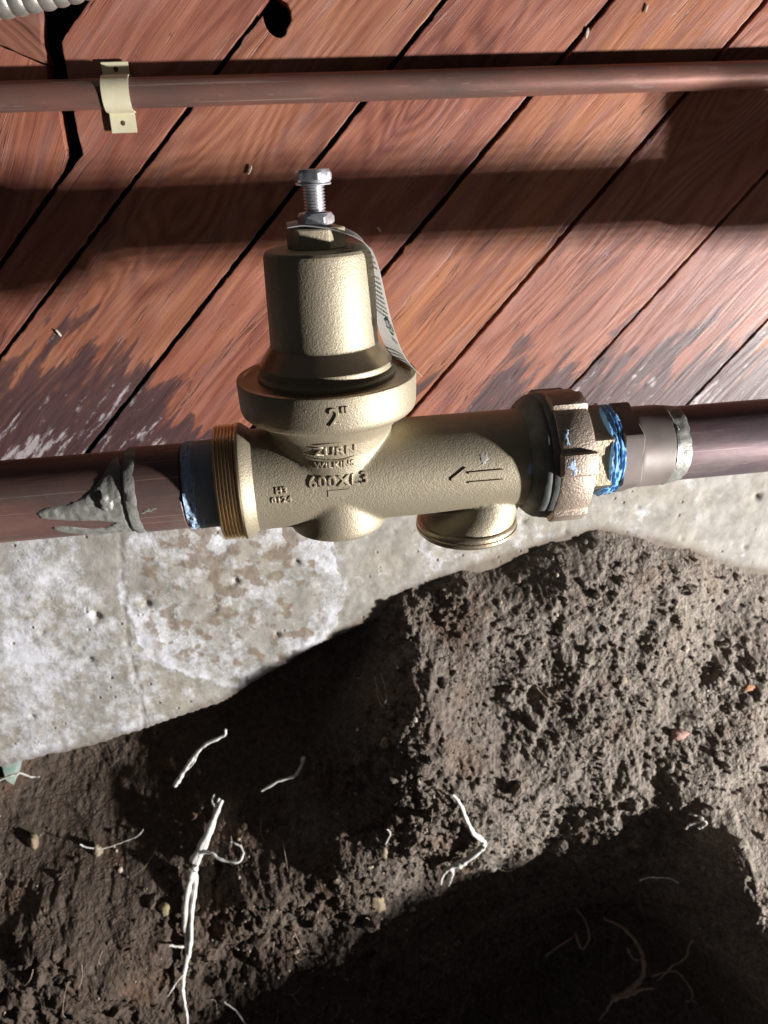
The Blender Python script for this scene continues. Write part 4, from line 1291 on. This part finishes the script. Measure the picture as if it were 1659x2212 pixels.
# ------------------------------------------------------------------ paper tag hung on the bolt
tg = empty('paper_tag', 60, YP, -80, 'white printed paper tag hung on the bolt and curling down beside the bonnet', 'tag')
cen = smooth_path([(6.8, -38.6), (16, -37.6), (26, -38.4), (35, -40.6), (44, -43.6), (52, -48.5), (57, -55), (60, -65), (63.5, -81), (67, -98), (72.5, -115), (85, -133)], 6) if False else None
ctrl = [(6.8, -38.4), (16, -37.6), (26, -38.8), (36, -41.0), (46, -45), (53.5, -51.5), (57.6, -62), (61, -78.5), (64.6, -95), (69.9, -111.2), (76, -121.5), (82.8, -129)]
path = smooth_path([(x, 0, z) for x, z in ctrl], 6)
# the sheet is 62 mm wide; its near edge sits a little in front of the bonnet axis
NW = 24
Yn, Yf = YP - 24, YP + 36
dl = [0.]
for i in range(1, len(path)): dl.append(dl[-1] + (path[i] - path[i - 1]).length)
LT_ = dl[-1]


def tag_pt(s, w_, lift=0.):
    """s along the tag (mm), w_ 0 (far edge) .. 1 (near edge)."""
    s = max(0, min(LT_ - 1e-6, s))
    i = max(0, min(len(dl) - 2, np.searchsorted(dl, s) - 1))
    t = (s - dl[i]) / (dl[i + 1] - dl[i])
    q = path[i].lerp(path[i + 1], t)
    tan = (path[i + 1] - path[i]).normalized()
    nrm = Vector((-tan.z, 0, tan.x))           # outer side
    f_ = s / LT_
    y = Yf + (Yn - Yf) * w_
    narrow = 1 - .35 * max(0, 1 - s / 34)
    y = YP + 6 + (y - YP - 6) * narrow
    curl = (2.0 * math.sin(3.1 * w_ + 6 * f_) - 2.0 * math.sin(3.1 + 6 * f_) - 5.0 * (1 - w_) * max(0, f_ - .75) / .25) * max(0, min(1, (f_ - .3) / .2))
    sag = 0
    return Vector((q.x, y, q.z)) + nrm * (curl + lift) + Vector((sag, 0, (w_ - 1) * 6 * max(0, (f_ - .8) / .2)))


NS = 90
vs = [tag_pt(LT_ * i / NS, j / NW) for i in range(NS + 1) for j in range(NW + 1)]
nv = len(vs)
vs += [tag_pt(LT_ * i / NS, j / NW, .28) for i in range(NS + 1) for j in range(NW + 1)]
fs = []
hole_s = 18.0
def keep(i, j):
    s = LT_ * (i + .5) / NS
    q = tag_pt(s, (j + .5) / NW)
    return math.hypot(q.x - BX, q.y - YP) > 7.4
W1 = NW + 1
K = {(i, j): keep(i, j) for i in range(NS) for j in range(NW)}
for (i, j), ok in K.items():
    if not ok: continue
    a_ = i * W1 + j
    fs += [(a_, a_ + 1, a_ + W1 + 1, a_ + W1), (nv + a_, nv + a_ + W1, nv + a_ + W1 + 1, nv + a_ + 1)]
    for (di, dj), (p0, p1) in (((-1, 0), (a_, a_ + 1)), ((1, 0), (a_ + W1 + 1, a_ + W1)), ((0, -1), (a_ + W1, a_)), ((0, 1), (a_ + 1, a_ + W1 + 1))):
        if not K.get((i + di, j + dj), False): fs.append((p1, p0, nv + p0, nv + p1))
me = mesh_from(vs, fs)
bm = bmesh.new(); bm.from_mesh(me); bmesh.ops.recalc_face_normals(bm, faces=bm.faces)
loose = [v for v in bm.verts if not v.link_faces]
bmesh.ops.delete(bm, geom=loose, context='VERTS')
bm.to_mesh(me); bm.free(); me.shade_smooth(); me.set_sharp_from_angle(angle=math.radians(40))
link('sheet', me, MAT['paper'], tg)


def print_on(polys, name, mat, lift, thick=.05):
    """polys: (s, w_mm) outlines printed on the tag; w_mm measured from the near edge leftwards."""
    bm = bmesh.new()
    for pl in polys:
        v_ = [bm.verts.new(V(*tag_pt(s, 1 - w_ / 60., lift))) for s, w_ in pl]
        try: bm.faces.new(v_)
        except ValueError: pass
    me = bpy.data.meshes.new('print'); bm.to_mesh(me); bm.free()
    return link(name, me, mat, tg)


rnd = random.Random(5)
words = []
for s in [52 + 3.3 * k for k in range(4)] + [68 + 3.0 * k for k in range(9)] + [118 + 2.9 * k for k in range(10)]:
    if s > LT_ - 6: continue
    w_ = 55.
    while w_ > 6:
        l_ = rnd.uniform(2, 7)
        w1 = max(4.5, w_ - l_)
        m_ = 4
        words.append([(s, w_ + (w1 - w_) * i / m_) for i in range(m_ + 1)] + [(s + 1.25, w1 + (w_ - w1) * i / m_) for i in range(m_ + 1)])
        w_ = w1 - .9
print_on(words, 'small_print', MAT['ink'], -.14)['kind'] = 'stuff'
words = []
for s in [26 + 2.6 * k for k in range(9)]:
    w_ = 50.
    while w_ > 8:
        l_ = rnd.uniform(2, 7); w1 = max(6, w_ - l_)
        words.append([(s, w_ + (w1 - w_) * i / 3) for i in range(4)] + [(s + 1.2, w1 + (w_ - w1) * i / 3) for i in range(4)])
        w_ = w1 - 1
print_on(words, 'small_print', MAT['ink'], .42)['kind'] = 'stuff'


def print_text(s, text, size, wc, sx_=1., bold=0.):
    me = text_mesh(text, size, 0., bold, 1.0, sx_)
    for v in me.vertices:
        v.co = V(*tag_pt(s - v.co.y, 1 - (wc - v.co.x) / 60., -.16))
    me.materials.clear()
    return link('logo_lettering', me, MAT['teal'], tg)


LS = 99.
print_text(LS, 'ZURN', 8.2, 11.5, 1.1, .3)
print_text(LS + 9.8, 'WILKINS', 4.6, 12, 1., .12)
capT = [(LS - 3.6 - 2.4 * math.sin(math.pi * i / 12), 12.5 + 8.5 - 17 * i / 12) for i in range(13)]
capB = [(LS + 3.6 + 2.4 * math.sin(math.pi * i / 12), 12.5 + 8.5 - 17 * i / 12) for i in range(13)]
print_on([capT, capB], 'logo_cap', MAT['teal'], -.16)
